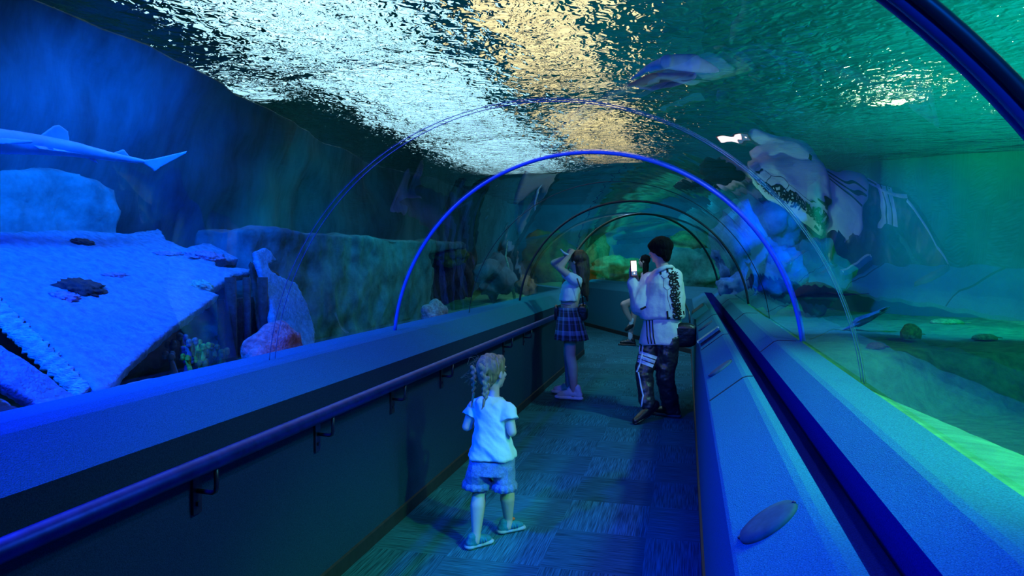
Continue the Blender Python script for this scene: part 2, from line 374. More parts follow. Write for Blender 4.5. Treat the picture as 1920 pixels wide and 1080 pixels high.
# dark joints across the carpeted ledges
def joint(name, prof, s, w=.007):
    bm = bmesh.new(); P = []
    for ds in (-w/2, w/2): P.append([station(x, z, s+ds) for x, z in prof])
    for side in P: pass
    up = .003; rows = []
    for ds in (-w/2, w/2):
        for k in (0, up):
            rows.append([bm.verts.new(station(x-(k if i < 2 else 0), z+k, s+ds)) for i, (x, z) in enumerate(prof)])
    a, b, c, d = rows
    for A, B in ((a, b), (b, d), (d, c), (c, a)):
        for j in range(len(prof)-1): bm.faces.new((A[j], A[j+1], B[j+1], B[j]))
    bmesh.ops.recalc_face_normals(bm, faces=bm.faces)
    return struct(link(name, bm, M['seam']))
upper = [(.421, 1.016), (.495, 1.080), (.515, 1.086), (.61, 1.086)]
lower = [(.108, .922), (.245, 1.031), (.262, 1.038), (.287, 1.04)]
left = [(-1.640, .960), (-1.70, 1.022), (-1.755, 1.079), (-1.775, 1.086), (-1.885, 1.086)]
nt_ = 2
for prof, ys in ((upper, (4.15, 6.3, 8.6)), (lower, (3.12, 4.9, 6.7))):
    for s in ys: joint('trim_%d' % nt_, prof, s); nt_ += 1

# acrylic vault
AX, AZ, AR = -.606, .944, 1.26
A0 = math.asin((1.086-AZ)/AR)
def arc(n=72, r=AR): return [(AX + (r)*math.cos(A0+(math.pi-2*A0)*i/n), AZ + r*math.sin(A0+(math.pi-2*A0)*i/n)) for i in range(n+1)]
prev = Y0
for i, e in enumerate([.9, 2.77, 4.15, 7.65, YB, YB+L2]):
    o = sweep('window_%d' % (i+1), arc(), M['acrylic'], prev, e, closed=False, stations=[prev, e] if e <= YB else [YB, e])
    o.data.polygons.foreach_set('use_smooth', [True]*len(o.data.polygons))
    struct(o, 'clear acrylic vault of the tunnel'); prev = e
def ring(name, s, r, m, label, dx=0, ang=None, cut=.0, n=96, flat=1.0):
    bm = bmesh.new(); pts = []
    for i in range(n+1):
        t = A0+(math.pi-2*A0)*i/n; x = AX + (AR+dx)*math.cos(t); z = AZ+(AR+dx)*math.sin(t)
        if ang is None: pts.append(station(x, z, s))
        else: pts.append(Vector((AX+.03+(AR+dx)*math.cos(t)*math.cos(ang), s+(AR+dx)*math.cos(t)*math.sin(ang), z)))
    tube(bm, pts, r, 10, flat=flat)
    return tag(link(name, bm, m, smooth=True), label, 'tunnel rib')
rib = thing('tunnel_rib', (AX, .88, 1.086), 'thick double blue metal rib arching over the tunnel at the upper right corner', 'tunnel rib')
for k, (s, dx, r) in enumerate(((.872, -.034, .0095), (.900, -.030, .0090))):
    bm = bmesh.new(); tube(bm, [station(x, z, s) - rib.location for x, z in arc(96, AR+dx)], r, 14); link('rib_tube', bm, M['rib'], rib, True)
for s, dx, r in ((.886, -.029, .0085), (.859, -.026, .0085), (.913, -.024, .0085)):
    bm = bmesh.new(); tube(bm, [station(x, z, s) - rib.location for x, z in arc(96, AR+dx)], r, 10); link('gasket', bm, M['rib_dark'], rib, True)
g = thing('joint_seam', (AX, 2.77, 1.086), 'thin clear double seam arching over the tunnel just beyond the girl', 'tunnel seam')
for s in (2.755, 2.80):
    bm = bmesh.new(); tube(bm, [station(x, z, s)-g.location for x, z in arc(96, AR-.003)], .0016, 6); link('seam_line', bm, M['seal'], g, True)
ring('tunnel_rib', 4.15, .011, M['rib_blue'], 'bright blue rib making the most vivid full arch over the tunnel', -.005)
ring('tunnel_rib', 5.75, .003, M['rib_dark'], 'hair-thin dark seam arch between the vivid blue rib and the next dark rib', 0)
ring('tunnel_rib', 7.65, .012, M['rib_dark'], 'thin dark rib arch above the heads of the man and the standing woman', 0)
ring('tunnel_rib', 9.75, .016, M['rib_dark'], 'innermost dark rib set askew where the tunnel bends', 0, ang=math.radians(33))

# handrail on the left wall
rail = thing('handrail', (-1.55, 5.0, .88), 'round dark blue handrail running along the left tunnel wall', 'handrail')
bm = bmesh.new(); tube(bm, [Vector((-1.55, y, .862))-rail.location for y in (-.9, 2, 5, 8, 10.7)] , .030, 20)
link('rail', bm, M['rail'], rail, True)
for px, py in ((365, 925), (592, 815), (733, 745), (826, 697), (943, 640), (981, 620)):
    y = onx(px, py, XL).y; c = Vector((XL, y, .76)) - rail.location
    bm = bmesh.new(); box(bm, c+Vector((.006, 0, -.005)), (.012, .042, .17)); box(bm, c+Vector((.014, 0, .05)), (.008, .014, .014)); box(bm, c+Vector((.014, 0, -.055)), (.008, .014, .014))
    br = link('bracket', bm, M['bracket'], rail)
    bm = bmesh.new(); tube(bm, [c+Vector(q) for q in ((.005, 0, -.01), (.07, 0, -.012), (.084, 0, -.005), (.088, 0, .008), (.088, 0, .085))], .0085, 8)
    link('bracket_arm', bm, M['bracket'], br, True)

# oval covers and fittings on the sloping console
def on_console(px, py):
    a, b = Vector((.108, 0, .922)), Vector((.245, 0, 1.031)); n = Vector((-(b.z-a.z), 0, b.x-a.x)).normalized()
    r = ray(px, py); return CP + r*((a-CP).dot(n)/r.dot(n))
CU = Vector((.137, 0, .109)).normalized(); CN = Vector((-CU.z, 0, CU.x)); CV = Vector((0, 1, 0))
for (x0, y0, x1, y1, lab) in ((1391, 1022, 1492, 941, 'large dark oval cover plate on the near end of the sloping console'),
                              (1331, 709, 1372, 675, 'dark oval cover plate in the middle of the sloping console'),
                              (1311, 623, 1335, 601, 'small far dark oval cover plate next to the raised metal bar on the console')):
    a, b = on_console(x0, y0), on_console(x1, y1); c = (a+b)/2; ru = abs((b-a).dot(CU))/2; rv = ru*.85
    t = thing('cover_plate', c, lab, 'cover plate', 'oval plates on the console')
    bm = bmesh.new(); rings = []
    for k, h in ((1.0, -.002), (1.0, .006), (.95, .010), (.6, .012), (.25, .0125)):
        rings.append([bm.verts.new(CU*math.cos(q*math.pi/20)*ru*k + CV*math.sin(q*math.pi/20)*rv*k + CN*h) for q in range(40)])
    for A, B in zip(rings, rings[1:]):
        for j in range(40): bm.faces.new((A[j], A[(j+1) % 40], B[(j+1) % 40], B[j]))
    bm.faces.new(rings[0][::-1]); bm.faces.new(rings[-1])
    link('plate', bm, M['plate'], t, True)
    for sgn in (-1, 1):
        bm = bmesh.new(); ellipsoid(bm, CU*sgn*ru*.97+CN*.008, ru*.06, n=8); link('screw', bm, M['bracket'], t, True)
a, b = on_console(1314, 652), on_console(1352, 617); c = (a+b)/2; L_ = abs((b-a).dot(CU))
t = thing('grab_bar', c, 'raised shiny metal bar across the sloping console', 'metal bar')
Rm = Matrix((CU, CV, CN)).transposed()
bm = bmesh.new(); box(bm, CN*.03, (L_, .11, .02), Rm); bmesh.ops.bevel(bm, geom=bm.edges[:], offset=.008, segments=2); link('bar', bm, M['steel'], t)
bm = bmesh.new(); box(bm, CN*.01, (L_*.9, .08, .022), Rm); link('base', bm, M['bracket'], t)
a, b = on_console(1303, 603), on_console(1325, 572); c = (a+b)/2
t = thing('sign_stand', c, 'blank raised box lectern at the far end of the console', 'box')
bm = bmesh.new(); box(bm, CN*.03, (.18, .5, .06), Rm); bmesh.ops.bevel(bm, geom=bm.edges[:], offset=.006, segments=2); link('box', bm, M['carpet_wall'], t)
bm = bmesh.new(); box(bm, CN*.062, (.14, .42, .006), Rm); link('panel', bm, M['plate'], t)

# ------------------------------------------------------------------ the tank
def grid(name, f, nu, nv, m, label=None):
    bm = bmesh.new(); V = [[bm.verts.new(f(i/nu, j/nv)) for j in range(nv+1)] for i in range(nu+1)]
    for i in range(nu):
        for j in range(nv): bm.faces.new((V[i][j], V[i+1][j], V[i+1][j+1], V[i][j+1]))
    return struct(link(name, bm, m, smooth=True), label)
def lerp(a, b, t): return a+(b-a)*t
def fb(x, y, z=0, o=4): return noise.fractal(Vector((x, y, z)), 1.0, 2.0, o)
WZ = 3.25
# rear rock wall of the left tank, far wall, right wall
TOP = 3.27
def lean(y): return lerp(1.25, .25, min(1, max(0, (y-4.6)/4)))
grid('rock_wall', lambda u, v: Vector((-5.3 + .40*fb(u*9, v*1.6) + lean(lerp(-3, 21, u))*v**1.3, lerp(-3, 21, u), lerp(-.2, TOP, v))), 120, 40, M['wallrock'], 'dark rock wall behind the left tank')
grid('rock_wall', lambda u, v: Vector((lerp(-7, 9, u), 20.5 + .5*fb(u*7, v*2, 4), lerp(-.2, TOP, v))), 60, 30, M['wallblue'], 'far rock wall of the tank')
RW = [(2.7, 17), (2.75, 14), (3.2, 12.9), (4.2, 12.4), (5.8, 12.1), (7.6, 11.2), (8.6, 8.5), (8.9, 4), (8.9, -3)]
def rw(u, v):
    q = u*(len(RW)-1); i = min(int(q), len(RW)-2); f = q-i; f = f*f*(3-2*f) if False else f
    x, y = lerp(RW[i][0], RW[i+1][0], f), lerp(RW[i][1], RW[i+1][1], f)
    return Vector((x + .12*fb(u*5, v, 9), y + .18*fb(u*6, v*1.3, 2), lerp(-.2, TOP, v)))
grid('tank_wall', rw, 96, 30, M['wallteal'], 'smooth teal wall behind the right tank')
grid('tank_wall', lambda u, v: Vector((lerp(9, -7, u), -2.6, lerp(-.2, TOP, v))), 8, 4, M['wallteal'], 'near wall of the tank')
for nm_, c_, s_ in (('hall_wall', (-6.6, 9, 4.7), (.1, 25, 2.8)), ('hall_wall', (9.5, 9, 4.7), (.1, 25, 2.8)), ('hall_wall', (1.4, 21.3, 4.7), (16.5, .1, 2.8)), ('hall_wall', (1.4, -3.3, 4.7), (16.5, .1, 2.8))):
    bm = bmesh.new(); box(bm, c_, s_); struct(link(nm_, bm, M['hall']), 'dark hall wall above the water')
def inside(x, y, m=.0):
    """whether a point lies under the tunnel"""
    if y < mitre(x): return -1.95+m < x < .60-m
    o = Vector((.101, YB)); d = Vector((-math.sin(BEND), math.cos(BEND))); n = Vector((math.cos(BEND), math.sin(BEND)))
    q = Vector((x, y))-o; return -2.05+m < q.dot(n) < .58-m and q.dot(d) < L2
def left_floor(u, v):
    x, y = lerp(-2.0, -7, u), lerp(-3, 21, v)
    if inside(x, y, .1): return Vector((x, y, -.4))
    return Vector((x, y, .55 + .16*fb(x*.7, y*.7) + .04*fb(x*3, y*3) + (.3 if y > 10 else 0)*min(1, max(0, y-10))))
grid('seabed', left_floor, 40, 120, M['sand'], 'sandy tank floor left of the tunnel')
F_edge = (onz(1545, 672, .62), onz(1920, 668, .62))
def right_floor(u, v):
    x = .645 + (9-.645)*u**1.9; y = lerp(-2.5, 21, v)
    e0, e1 = F_edge; ey = e0.y + (x-e0.x)*(e1.y-e0.y)/(e1.x-e0.x) + .25*fb(x*.9, 2.0, 1)
    k = min(1, max(0, (y-ey)/.30)); k = k*k*(3-2*k)
    hi = .62 + .05*fb(x*.8, y*.8, 3) + .02*fb(x*4, y*4, 3); lo = .05 + .10*fb(x*.7, y*.7, 6)
    z = lerp(lo, hi, k)
    # bright sand ridge against the tunnel ledge, near the camera
    w = max(0, 1-(x-.645)/max(.04, .34 + .38*(3.1-y))); z = max(z, 1.0*(1-(1-w)**5)) if y < 3.6 else z
    if inside(x, y, .1): z = -.4
    if x > 5.9: z += (x-5.9)*.6
    return Vector((x, y, z))
grid('seabed', right_floor, 90, 190, M['sand'], 'sandy tank floor with a dropped shelf right of the tunnel')
# infill behind the bend
def bend_floor(u, v):
    x, y = lerp(-3.5, .9, u), lerp(11.0, 21, v); return Vector((x, y, -.4 if inside(x, y, .1) else .55+.12*fb(u*4, v*9, 5)))
grid('seabed', bend_floor, 40, 80, M['sand'], 'tank floor beyond the bend')
# water surface
bm = bmesh.new()
vs = [bm.verts.new(p) for p in ((-7, -2.6, WZ), (-7, 21, WZ), (9, 21, WZ), (9, -2.6, WZ))]; bm.faces.new(vs)   # normal faces down
struct(link('water_surface', bm, M['water']), 'rippled water surface overhead')
bm = bmesh.new(); box(bm, (1, 9, 6.05), (18, 26, .1)); struct(link('ceiling', bm, M['hall']))
# bright hall lights over the water
def panel(x0, x1, y0, y1, z, m, label, group):
    c = Vector(((x0+x1)/2, (y0+y1)/2, z)); t = thing('ceiling_lamp', c, label, 'lamp', group)
    bm = bmesh.new(); box(bm, (0, 0, 0), (x1-x0, y1-y0, .04)); link('diffuser', bm, m, t)
    bm = bmesh.new(); box(bm, (0, 0, .05), (x1-x0+.08, y1-y0+.08, .05)); link('housing', bm, M['dark_ceiling'], t)
for k, (y0, y1) in enumerate(((-1.5, 3.2), (3.4, 6.6), (6.9, 10.4), (10.8, 14.5))):
    for q in range(4):
        x0 = -4.3 + q*.50; panel(x0, x0+.36, y0, y1, 4.7, M['glow_white'], 'white hall lamp glittering through the rippled water', 'white lamps above the water')
for k, (y0, y1) in enumerate(((-1, 3.6), (4.1, 8.2), (9.2, 13.5))):
    for q in range(2):
        x0 = -1.85 + q*.55; panel(x0, x0+.40, y0, y1, 4.7, M['glow_warm'], 'warm golden hall lamp glittering through the rippled water', 'golden lamps above the water')
panel(-5.3, -4.8, 6.9, 7.6, 4.7, M['glow_white'], 'small white hall lamp making a separate glitter patch left of the main white band', 'small lamps above the left tank')
for x0, y0 in ((3.0, 4.0), (4.6, 4.4), (3.4, 6.6), (5.4, 7.4), (2.4, 9.4), (4.6, 10.2)):
    panel(x0, x0+.25, y0, y0+.25, 4.7, M['glow_spark'], 'small bright green-white hall lamp sparkling in the water at the right', 'small lamps above the right tank')

def rock(name, c, r, m, seed=0, amp=.35, freq=1.4, R=None, label=None, cat=None, group=None, parent=None, n=4, flatbase=None):
    bm = bmesh.new(); bmesh.ops.create_icosphere(bm, subdivisions=n, radius=1)
    for v in bm.verts:
        d = v.co.normalized(); k = 1+amp*fb(d.x*freq+seed*7.1, d.y*freq, d.z*freq, 5) - .12*amp*abs(fb(d.x*5+seed, d.y*5, d.z*5, 2))
        p = Vector((d.x*r[0]*k, d.y*r[1]*k, d.z*r[2]*k)); 
        if R: p = R @ p
        v.co = p + (Vector(c) if parent else Vector())
    o = link(name, bm, m, parent, True)
    if not parent: o.location = c
    if label: tag(o, label, cat or 'rock', group)
    return o

def on_plane(px, py, P): 
    a, b, c = P; n = (b-a).cross(c-a).normalized(); r = ray(px, py); return CP + r*((a-CP).dot(n)/r.dot(n))
def slab(name, pts, ext, m, base, parent=None, voxel=.03, smooth=1, amp=.02, freq=3, seed=0):
    """a broken plate: outline pts given thickness by the vector ext, its faces roughened"""
    bm = bmesh.new(); A = [bm.verts.new(Vector(p)-base) for p in pts]; B = [bm.verts.new(Vector(p)+Vector(ext)-base) for p in pts]
    bm.faces.new(A); bm.faces.new(B[::-1])
    for i in range(len(A)): bm.faces.new((A[i], A[(i+1) % len(A)], B[(i+1) % len(A)], B[i]))
    return organic(name, bm, m, parent, voxel, smooth, lambda c: amp*fb(c.x*freq+seed, c.y*freq, c.z*freq, 4))

# ---- sunken wreck in the left tank
WP = (onx(205, 727, -2.35), onx(300, 430, -4.1), onx(0, 432, -3.9))
wn = (WP[1]-WP[0]).cross(WP[2]-WP[0]).normalized()
if wn.z > 0: wn = -wn
base = Vector((-3.0, 2.6, .5))
wreck = thing('sunken_wreck', base, 'large tilted blue-lit metal plate of a sunken wreck with a jagged right edge', 'wreck')
pl = lambda L_: [on_plane(x, y, WP) for x, y in L_]
slab('hull_plate', pl([(-420, 434), (0, 433), (140, 430), (230, 436), (300, 429), (312, 449), (325, 452), (345, 463), (375, 456), (420, 449), (452, 460), (476, 474), (478, 481), (404, 489), (405, 500), (474, 502), (470, 510), (440, 514), (402, 540), (385, 545), (413, 550), (372, 580), (320, 617), (250, 680), (205, 727), (178, 729), (150, 700), (0, 556), (-420, 150+406-10)]), wn*.07, M['wreck'], base, wreck, .018, 1, .010, 7)
E1 = [on_plane(x, y, WP)-wn*.012 for x, y in [(-200, 362), (-60, 500), (0, 557), (60, 614), (120, 672), (172, 724)]]; E2 = [on_plane(x, y, WP)+wn*.05 for x, y in [(-200, 396), (-60, 530), (0, 582), (60, 638), (118, 692), (150, 726)]]
bm = bmesh.new(); th = wn*.035
for i in range(5):
    q = [E1[i], E1[i+1], E2[i+1], E2[i]]; A = [bm.verts.new(p-base) for p in q]; B = [bm.verts.new(p+th-base) for p in q]
    bm.faces.new(A); bm.faces.new(B[::-1])
    for j in range(4): bm.faces.new((A[j], A[(j+1) % 4], B[(j+1) % 4], B[j]))
ed = (E1[-1]-E1[0]).normalized()
organic('ribbed_edge', bm, M['wreck_edge'], wreck, .012, 1, lambda c: .004*math.sin(c.dot(ed)*110)+.004*fb(c.x*14, c.y*14, c.z*14, 3))
# lower plate with a torn opening, tucked under the big plate
LP = (onx(160, 752, -2.15), onx(0, 640, -2.35), onx(0, 800, -2.1))
lp = lambda L_: [on_plane(x, y, LP) for x, y in L_]
ln = (LP[1]-LP[0]).cross(LP[2]-LP[0]).normalized()
if ln.dot(CP-LP[0]) > 0: ln = -ln
slab('lower_plate', lp([(-120, 560), (0, 642), (90, 700), (158, 752), (162, 775), (120, 790), (75, 773), (72, 756), (40, 738), (0, 712), (-120, 640)]), ln*.05, M['wreck'], base, wreck, .014, 1, .006, 9)
slab('lower_lip', lp([(-120, 690), (0, 747), (73, 775), (75, 800), (0, 840), (-120, 860)]), ln*.05, M['wreck_dark'], base, wreck, .018, 1, .006, 9)
slab('dark_backing', [p+ln*.14 for p in lp([(-120, 560), (0, 690), (110, 730), (150, 800), (0, 860), (-120, 860)])], ln*.03, M['wreck_dark'], base, wreck, .02, 1, .006, 9)  # dark sheet standing in for the shade inside the torn opening
c = on_plane(22, 741, LP) + ln*.06; u, w = frame_of(ln); bm = bmesh.new()
tube(bm, [c-base + u*math.cos(q*math.pi/10)*.030 + w*math.sin(q*math.pi/10)*.030 for q in range(20)], .006, 8, closed=True); link('ring_fitting', bm, M['growth_green'], wreck, True)
bm = bmesh.new()
for q0, q1 in (((0, 605), (46, 645)), ((50, 650), (130, 716))): tube(bm, [on_plane(*q0, WP)+wn*.16-base, on_plane(*q1, WP)+wn*.16-base], .03, 8)
link('beam', bm, M['growth_green'], wreck, True)
for (px, py, rr, mm, nm, sd, sc) in ((153, 541, .10, 'wreck_dark', 'encrusted_hole', 3, (1.25, 1, .35)), (156, 454, .055, 'wreck_dark', 'small_hole', 5, (1.4, .8, .3)),
                                 (378, 536, .065, 'growth_green', 'growth', 8, (1.3, 1, .5)), (385, 482, .09, 'growth', 'growth', 9, (2.2, .8, .4)), (215, 516, .04, 'growth', 'growth', 4, (2.4, .6, .3)), (122, 556, .05, 'growth', 'growth', 6, (1.4, 1, .3)), (318, 476, .05, 'growth', 'growth', 2, (2.6, .7, .3))):
    c = on_plane(px, py, WP); Rq = (-wn).to_track_quat('Z', 'Y').to_matrix()
    bm = bmesh.new(); bmesh.ops.create_icosphere(bm, subdivisions=4, radius=1)
    for v in bm.verts:
        d = v.co.normalized(); k = 1+.45*fb(d.x*3+sd, d.y*3, d.z*3, 4); v.co = c-base + Rq @ Vector((d.x*rr*sc[0]*k, d.y*rr*sc[1]*k, d.z*rr*sc[2]*k))
    link(nm, bm, M[mm], wreck, True)
# reflection of the wreck plate in the acrylic, built as a solid shape
TP = (onx(500, 465, -3.3), onx(592, 655, -3.0), onx(480, 560, -3.1))
tb = TP[1].copy(); tb.z = .5
tail = thing('plate_reflection', tb, 'reflection of the wreck plate built as a pale blue torn triangular fin standing behind the pink rock', 'wreck')
tp = lambda L_: [on_plane(x, y, TP) for x, y in L_]
nn = (TP[1]-TP[0]).cross(TP[2]-TP[0]).normalized()
if nn.dot(CP-TP[0]) > 0: nn = -nn
slab('mirror_fin', tp([(478, 470), (500, 462), (525, 488), (505, 497), (508, 508), (532, 520), (556, 527), (580, 575), (592, 612), (594, 760), (500, 760), (512, 580), (497, 530)]), nn*.05, M['wreck'], tb, tail, .02, 1, .01, 6)
slab('dark_backing', [p+nn*.10 for p in tp([(490, 480), (540, 500), (580, 560), (575, 700), (520, 700)])], nn*.03, M['wreck_dark'], tb, tail, .02, 1, .01, 6)  # dark sheet giving the built reflection its dark patch
# a propping strut beneath
bs = onx(452, 600, -3.15); bs.z = .45
st = thing('wreck_strut', bs, 'dark upright struts propping the jagged end of the wreck plate', 'wreck')
for k, (x, w_) in enumerate(((432, .04), (462, .028), (492, .04))):
    a = onx(x, 520, -3.15)-bs; b = Vector((a.x, a.y, 0)); bm = bmesh.new(); tube(bm, [b, a], w_, 8); link('strut', bm, M['wreck_dark'], st, True)
bm = bmesh.new(); box(bm, onx(462, 612, -3.32)-bs, (.06, .6, .45)); link('shade_panel', bm, M['wreck_dark'], st)  # dark sheet put in for the shade under the plate

# ---- rocks of the left tank
def px_slab(name, pts, X, thick, m, label, cat='rock', amp=.06, freq=2.5, voxel=.04, seed=0, group=None, smooth=2):
    P = [onx(x, y, X) for x, y in pts]; b = sum(P, Vector())/len(P); b.z = min(p.z for p in P)
    o = slab(name, P, (-thick, 0, 0), m, b, None, voxel, smooth, amp, freq, seed); o.location = b
    return tag(o, label, cat, group)
px_slab('rock_slab', [(-300, 330), (0, 321), (110, 317), (150, 330), (215, 356), (228, 440), (232, 560), (-300, 620)], -4.35, .35, M['rock_pale'], 'pale speckled rock slab behind the wreck under the shark', amp=.05)
px_slab('rock_terrace', [(468, 429), (640, 441), (760, 449), (872, 456), (872, 466), (800, 476), (814, 503), (812, 570), (790, 640), (640, 680), (470, 640)], -3.5, .55, M['rock'], 'broad dim green-blue rock terrace with a level rim behind the vivid blue rib', amp=.05, seed=3)
px_slab('rock_pier', [(806, 486), (888, 470), (892, 600), (815, 640)], -3.9, .5, M['wreck_dark'], 'black upright rock pier at the end of the terrace', seed=5, amp=.08)
c = onx(846, 480, -3.75); rock('algae_rock', c, (.22, .55, .16), M['rock_green'], 4, .4, label='green algae-covered rock lying on the black pier', cat='rock')
c = onx(508, 668, -2.33); rock('coral_rock', c, (.13, .27, .19), M['rock_pink'], 2, .22, R=Matrix.Rotation(.35, 3, 'X'), label='speckled pink rock leaning at the ledge in front of the fin', cat='rock')
c = onx(815, 592, -2.75); rock('coral_rock', c, (.12, .25, .16), M['rock_pink'], 9, .25, label='small dim pink rock behind the ledge in front of the black pier', cat='rock')
c = onx(262, 742, -2.25); rock('pale_rock', c, (.10, .30, .05), M['rock_pale'], 6, .3, label='low pale rock just showing above the left ledge below the wreck', cat='rock')
for (px, py, X, s, mm, lab) in ((345, 664, -2.75, .13, 'rock', 'dark bushy coral clump below the wreck plate'), (372, 668, -2.68, .11, 'coral', 'bright yellow-green coral clump beside the dark one'), (405, 680, -2.6, .12, 'rock_green', 'low dark green coral clump beside the pink rock')):
    c = onx(px, py, X); t = thing('coral', c-Vector((0, 0, s)), lab, 'coral', None)
    for k in range(7):
        a = k*2.4; rr = s*.45*(k % 3)/2+.01; bm = bmesh.new()
        p0 = Vector((math.cos(a)*rr*.4, math.sin(a)*rr*.4, -.15)); p1 = Vector((math.cos(a)*rr*1.8, math.sin(a)*rr*1.8, s*(1.2+.5*math.sin(k*1.7))))
        mid = (p0+p1)/2+Vector((.02*math.sin(k), .02*math.cos(k), 0)); tube(bm, [p0, mid, p1], [s*.1, s*.13, s*.10], 8)
        for q in range(6):
            ellipsoid(bm, p1+Vector((math.sin(q*2.1+k)*s*.16, math.cos(q*2.1+k)*s*.16, math.sin(q*3.3)*s*.14)), s*.13, n=8)
        link('branch', bm, M[mm], t, True)
for (px, py, X, r, m_, sd, lab) in ((255, 640, -4.2, (.5, .7, .35), 'rock', 11, 'dark rock under the wreck plate'), (700, 600, -4.4, (.6, 1.2, .5), 'rock', 12, 'broad dark rock lying in front of the rear wall left of the rib'),
                                   (930, 520, -3.15, (.28, .7, .35), 'rock', 13, 'dark rock to the right of the black pier'), (985, 535, -2.55, (.14, .4, .16), 'rock_ochre', 14, 'small ochre rock above the ledge left of the standing woman'),
                                   ):
    c = onx(px, py, X); rock('rock', c, r, M[m_], sd, .4, label=lab)
# slender sea whip and upright plank of the left tank
c = onx(948, 545, -2.9); t = thing('sea_whip', c-Vector((0, 0, .1)), 'thin curved pale sea whip rising above the ledge', 'coral')
bm = bmesh.new(); tube(bm, [onx(x, y, -2.9)-t.location for x, y in ((965, 560), (958, 520), (948, 480), (952, 450))], [.03, .022, .014, .006], 8); link('stem', bm, M['growth_green'], t, True)

# ---- shark
def fish(name, spine, rad, m, label, cat, fins, squash=.8, belly=None, voxel=.012):
    b = sum(spine, Vector())/len(spine); t = thing(name, b, label, cat)
    bm = bmesh.new()
    for (p, q, r0, r1) in zip(spine, spine[1:], rad, rad[1:]): capsule(bm, p-b, q-b, r0, r1, flat=squash, side=(0, 0, 1))
    organic('body', bm, m, t, voxel, 5)
    for nm, pts, th in fins:
        bm = bmesh.new(); P = [Vector(p)-b for p in pts]; n_ = (P[1]-P[0]).cross(P[2]-P[0]).normalized()*th
        A = [bm.verts.new(p+n_) for p in P]; B = [bm.verts.new(p-n_) for p in P]; bm.faces.new(A); bm.faces.new(B[::-1])
        for i in range(len(A)): bm.faces.new((A[i], A[(i+1) % len(A)], B[(i+1) % len(A)], B[i]))
        organic(nm, bm, m, t, .006, 4)
    return t
SX = lambda x, y, dx=0: onx(x, y, -3.45+dx)
spine = [SX(-330, 262), SX(-240, 262), SX(-120, 262), SX(0, 265), SX(70, 271), SX(140, 280), SX(200, 292), SX(250, 300), SX(285, 306)]
sk = fish('shark', spine, [.02, .06, .078, .068, .058, .046, .032, .022, .012], M['shark'], 'slender pale grey shark gliding leftwards above the wreck', 'shark', [
    ('dorsal_fin', [SX(70, 258), SX(100, 236), SX(110, 234), (SX(127, 246)), SX(130, 270)], .007),
    ('second_dorsal_fin', [SX(205, 288), SX(232, 279), SX(245, 296)], .005),
    ('tail_fin', [SX(262, 300), SX(285, 298), SX(350, 283), SX(348, 288), SX(300, 314), SX(290, 322), SX(284, 316), SX(270, 308)], .006),
    ('anal_fin', [SX(150, 292), SX(185, 308), SX(180, 298)], .005),
    ('pectoral_fin', [SX(-40, 272, .05), SX(60, 268, .10), SX(64, 264, .11), SX(0, 258, .06)], .007),
    ('pelvic_fin', [SX(62, 272, .04), SX(75, 280, .06), SX(170, 292, .05), SX(100, 276, .05)], .005)], squash=.75)

# ---- pale ray seen through the roof
c = onz(1262, 137, 2.78)
SR = lambda x, y, dz=0: onz(x, y, 2.78+dz)
t = thing('ray_fish', c, 'pale blue-white fish with a brown middle gliding above the tunnel roof', 'fish')
bm = bmesh.new()
for k, (x0, y0, r0, x1, y1, r1) in enumerate(((1184, 148, .012, 1215, 128, .03), (1215, 128, .03, 1250, 116, .048), (1250, 116, .048, 1300, 118, .06), (1300, 118, .06, 1332, 128, .035), (1332, 128, .035, 1345, 132, .02))):
    capsule(bm, SR(x0, y0)-c, SR(x1, y1)-c, r0, r1, .5, side=RT.cross(FW))
organic('upper_wing', bm, M['ray_pale'], t, .01, 4)
bm = bmesh.new()
for (x0, y0, r0, x1, y1, r1) in ((1190, 163, .01, 1220, 166, .02), (1220, 166, .02, 1262, 155, .034), (1262, 155, .034, 1300, 143, .03)): capsule(bm, SR(x0, y0)-c, SR(x1, y1)-c, r0, r1, .5, side=RT.cross(FW))
organic('lower_wing', bm, M['ray_pale'], t, .01, 4)
bm = bmesh.new()
for (x0, y0, r0, x1, y1, r1) in ((1178, 160, .012, 1215, 150, .04), (1215, 150, .04, 1260, 138, .05), (1260, 138, .05, 1300, 130, .03)): capsule(bm, SR(x0, y0, .03)-c, SR(x1, y1, .03)-c, r0, r1, .6, side=RT.cross(FW))
organic('body', bm, M['ray_brown'], t, .01, 4)

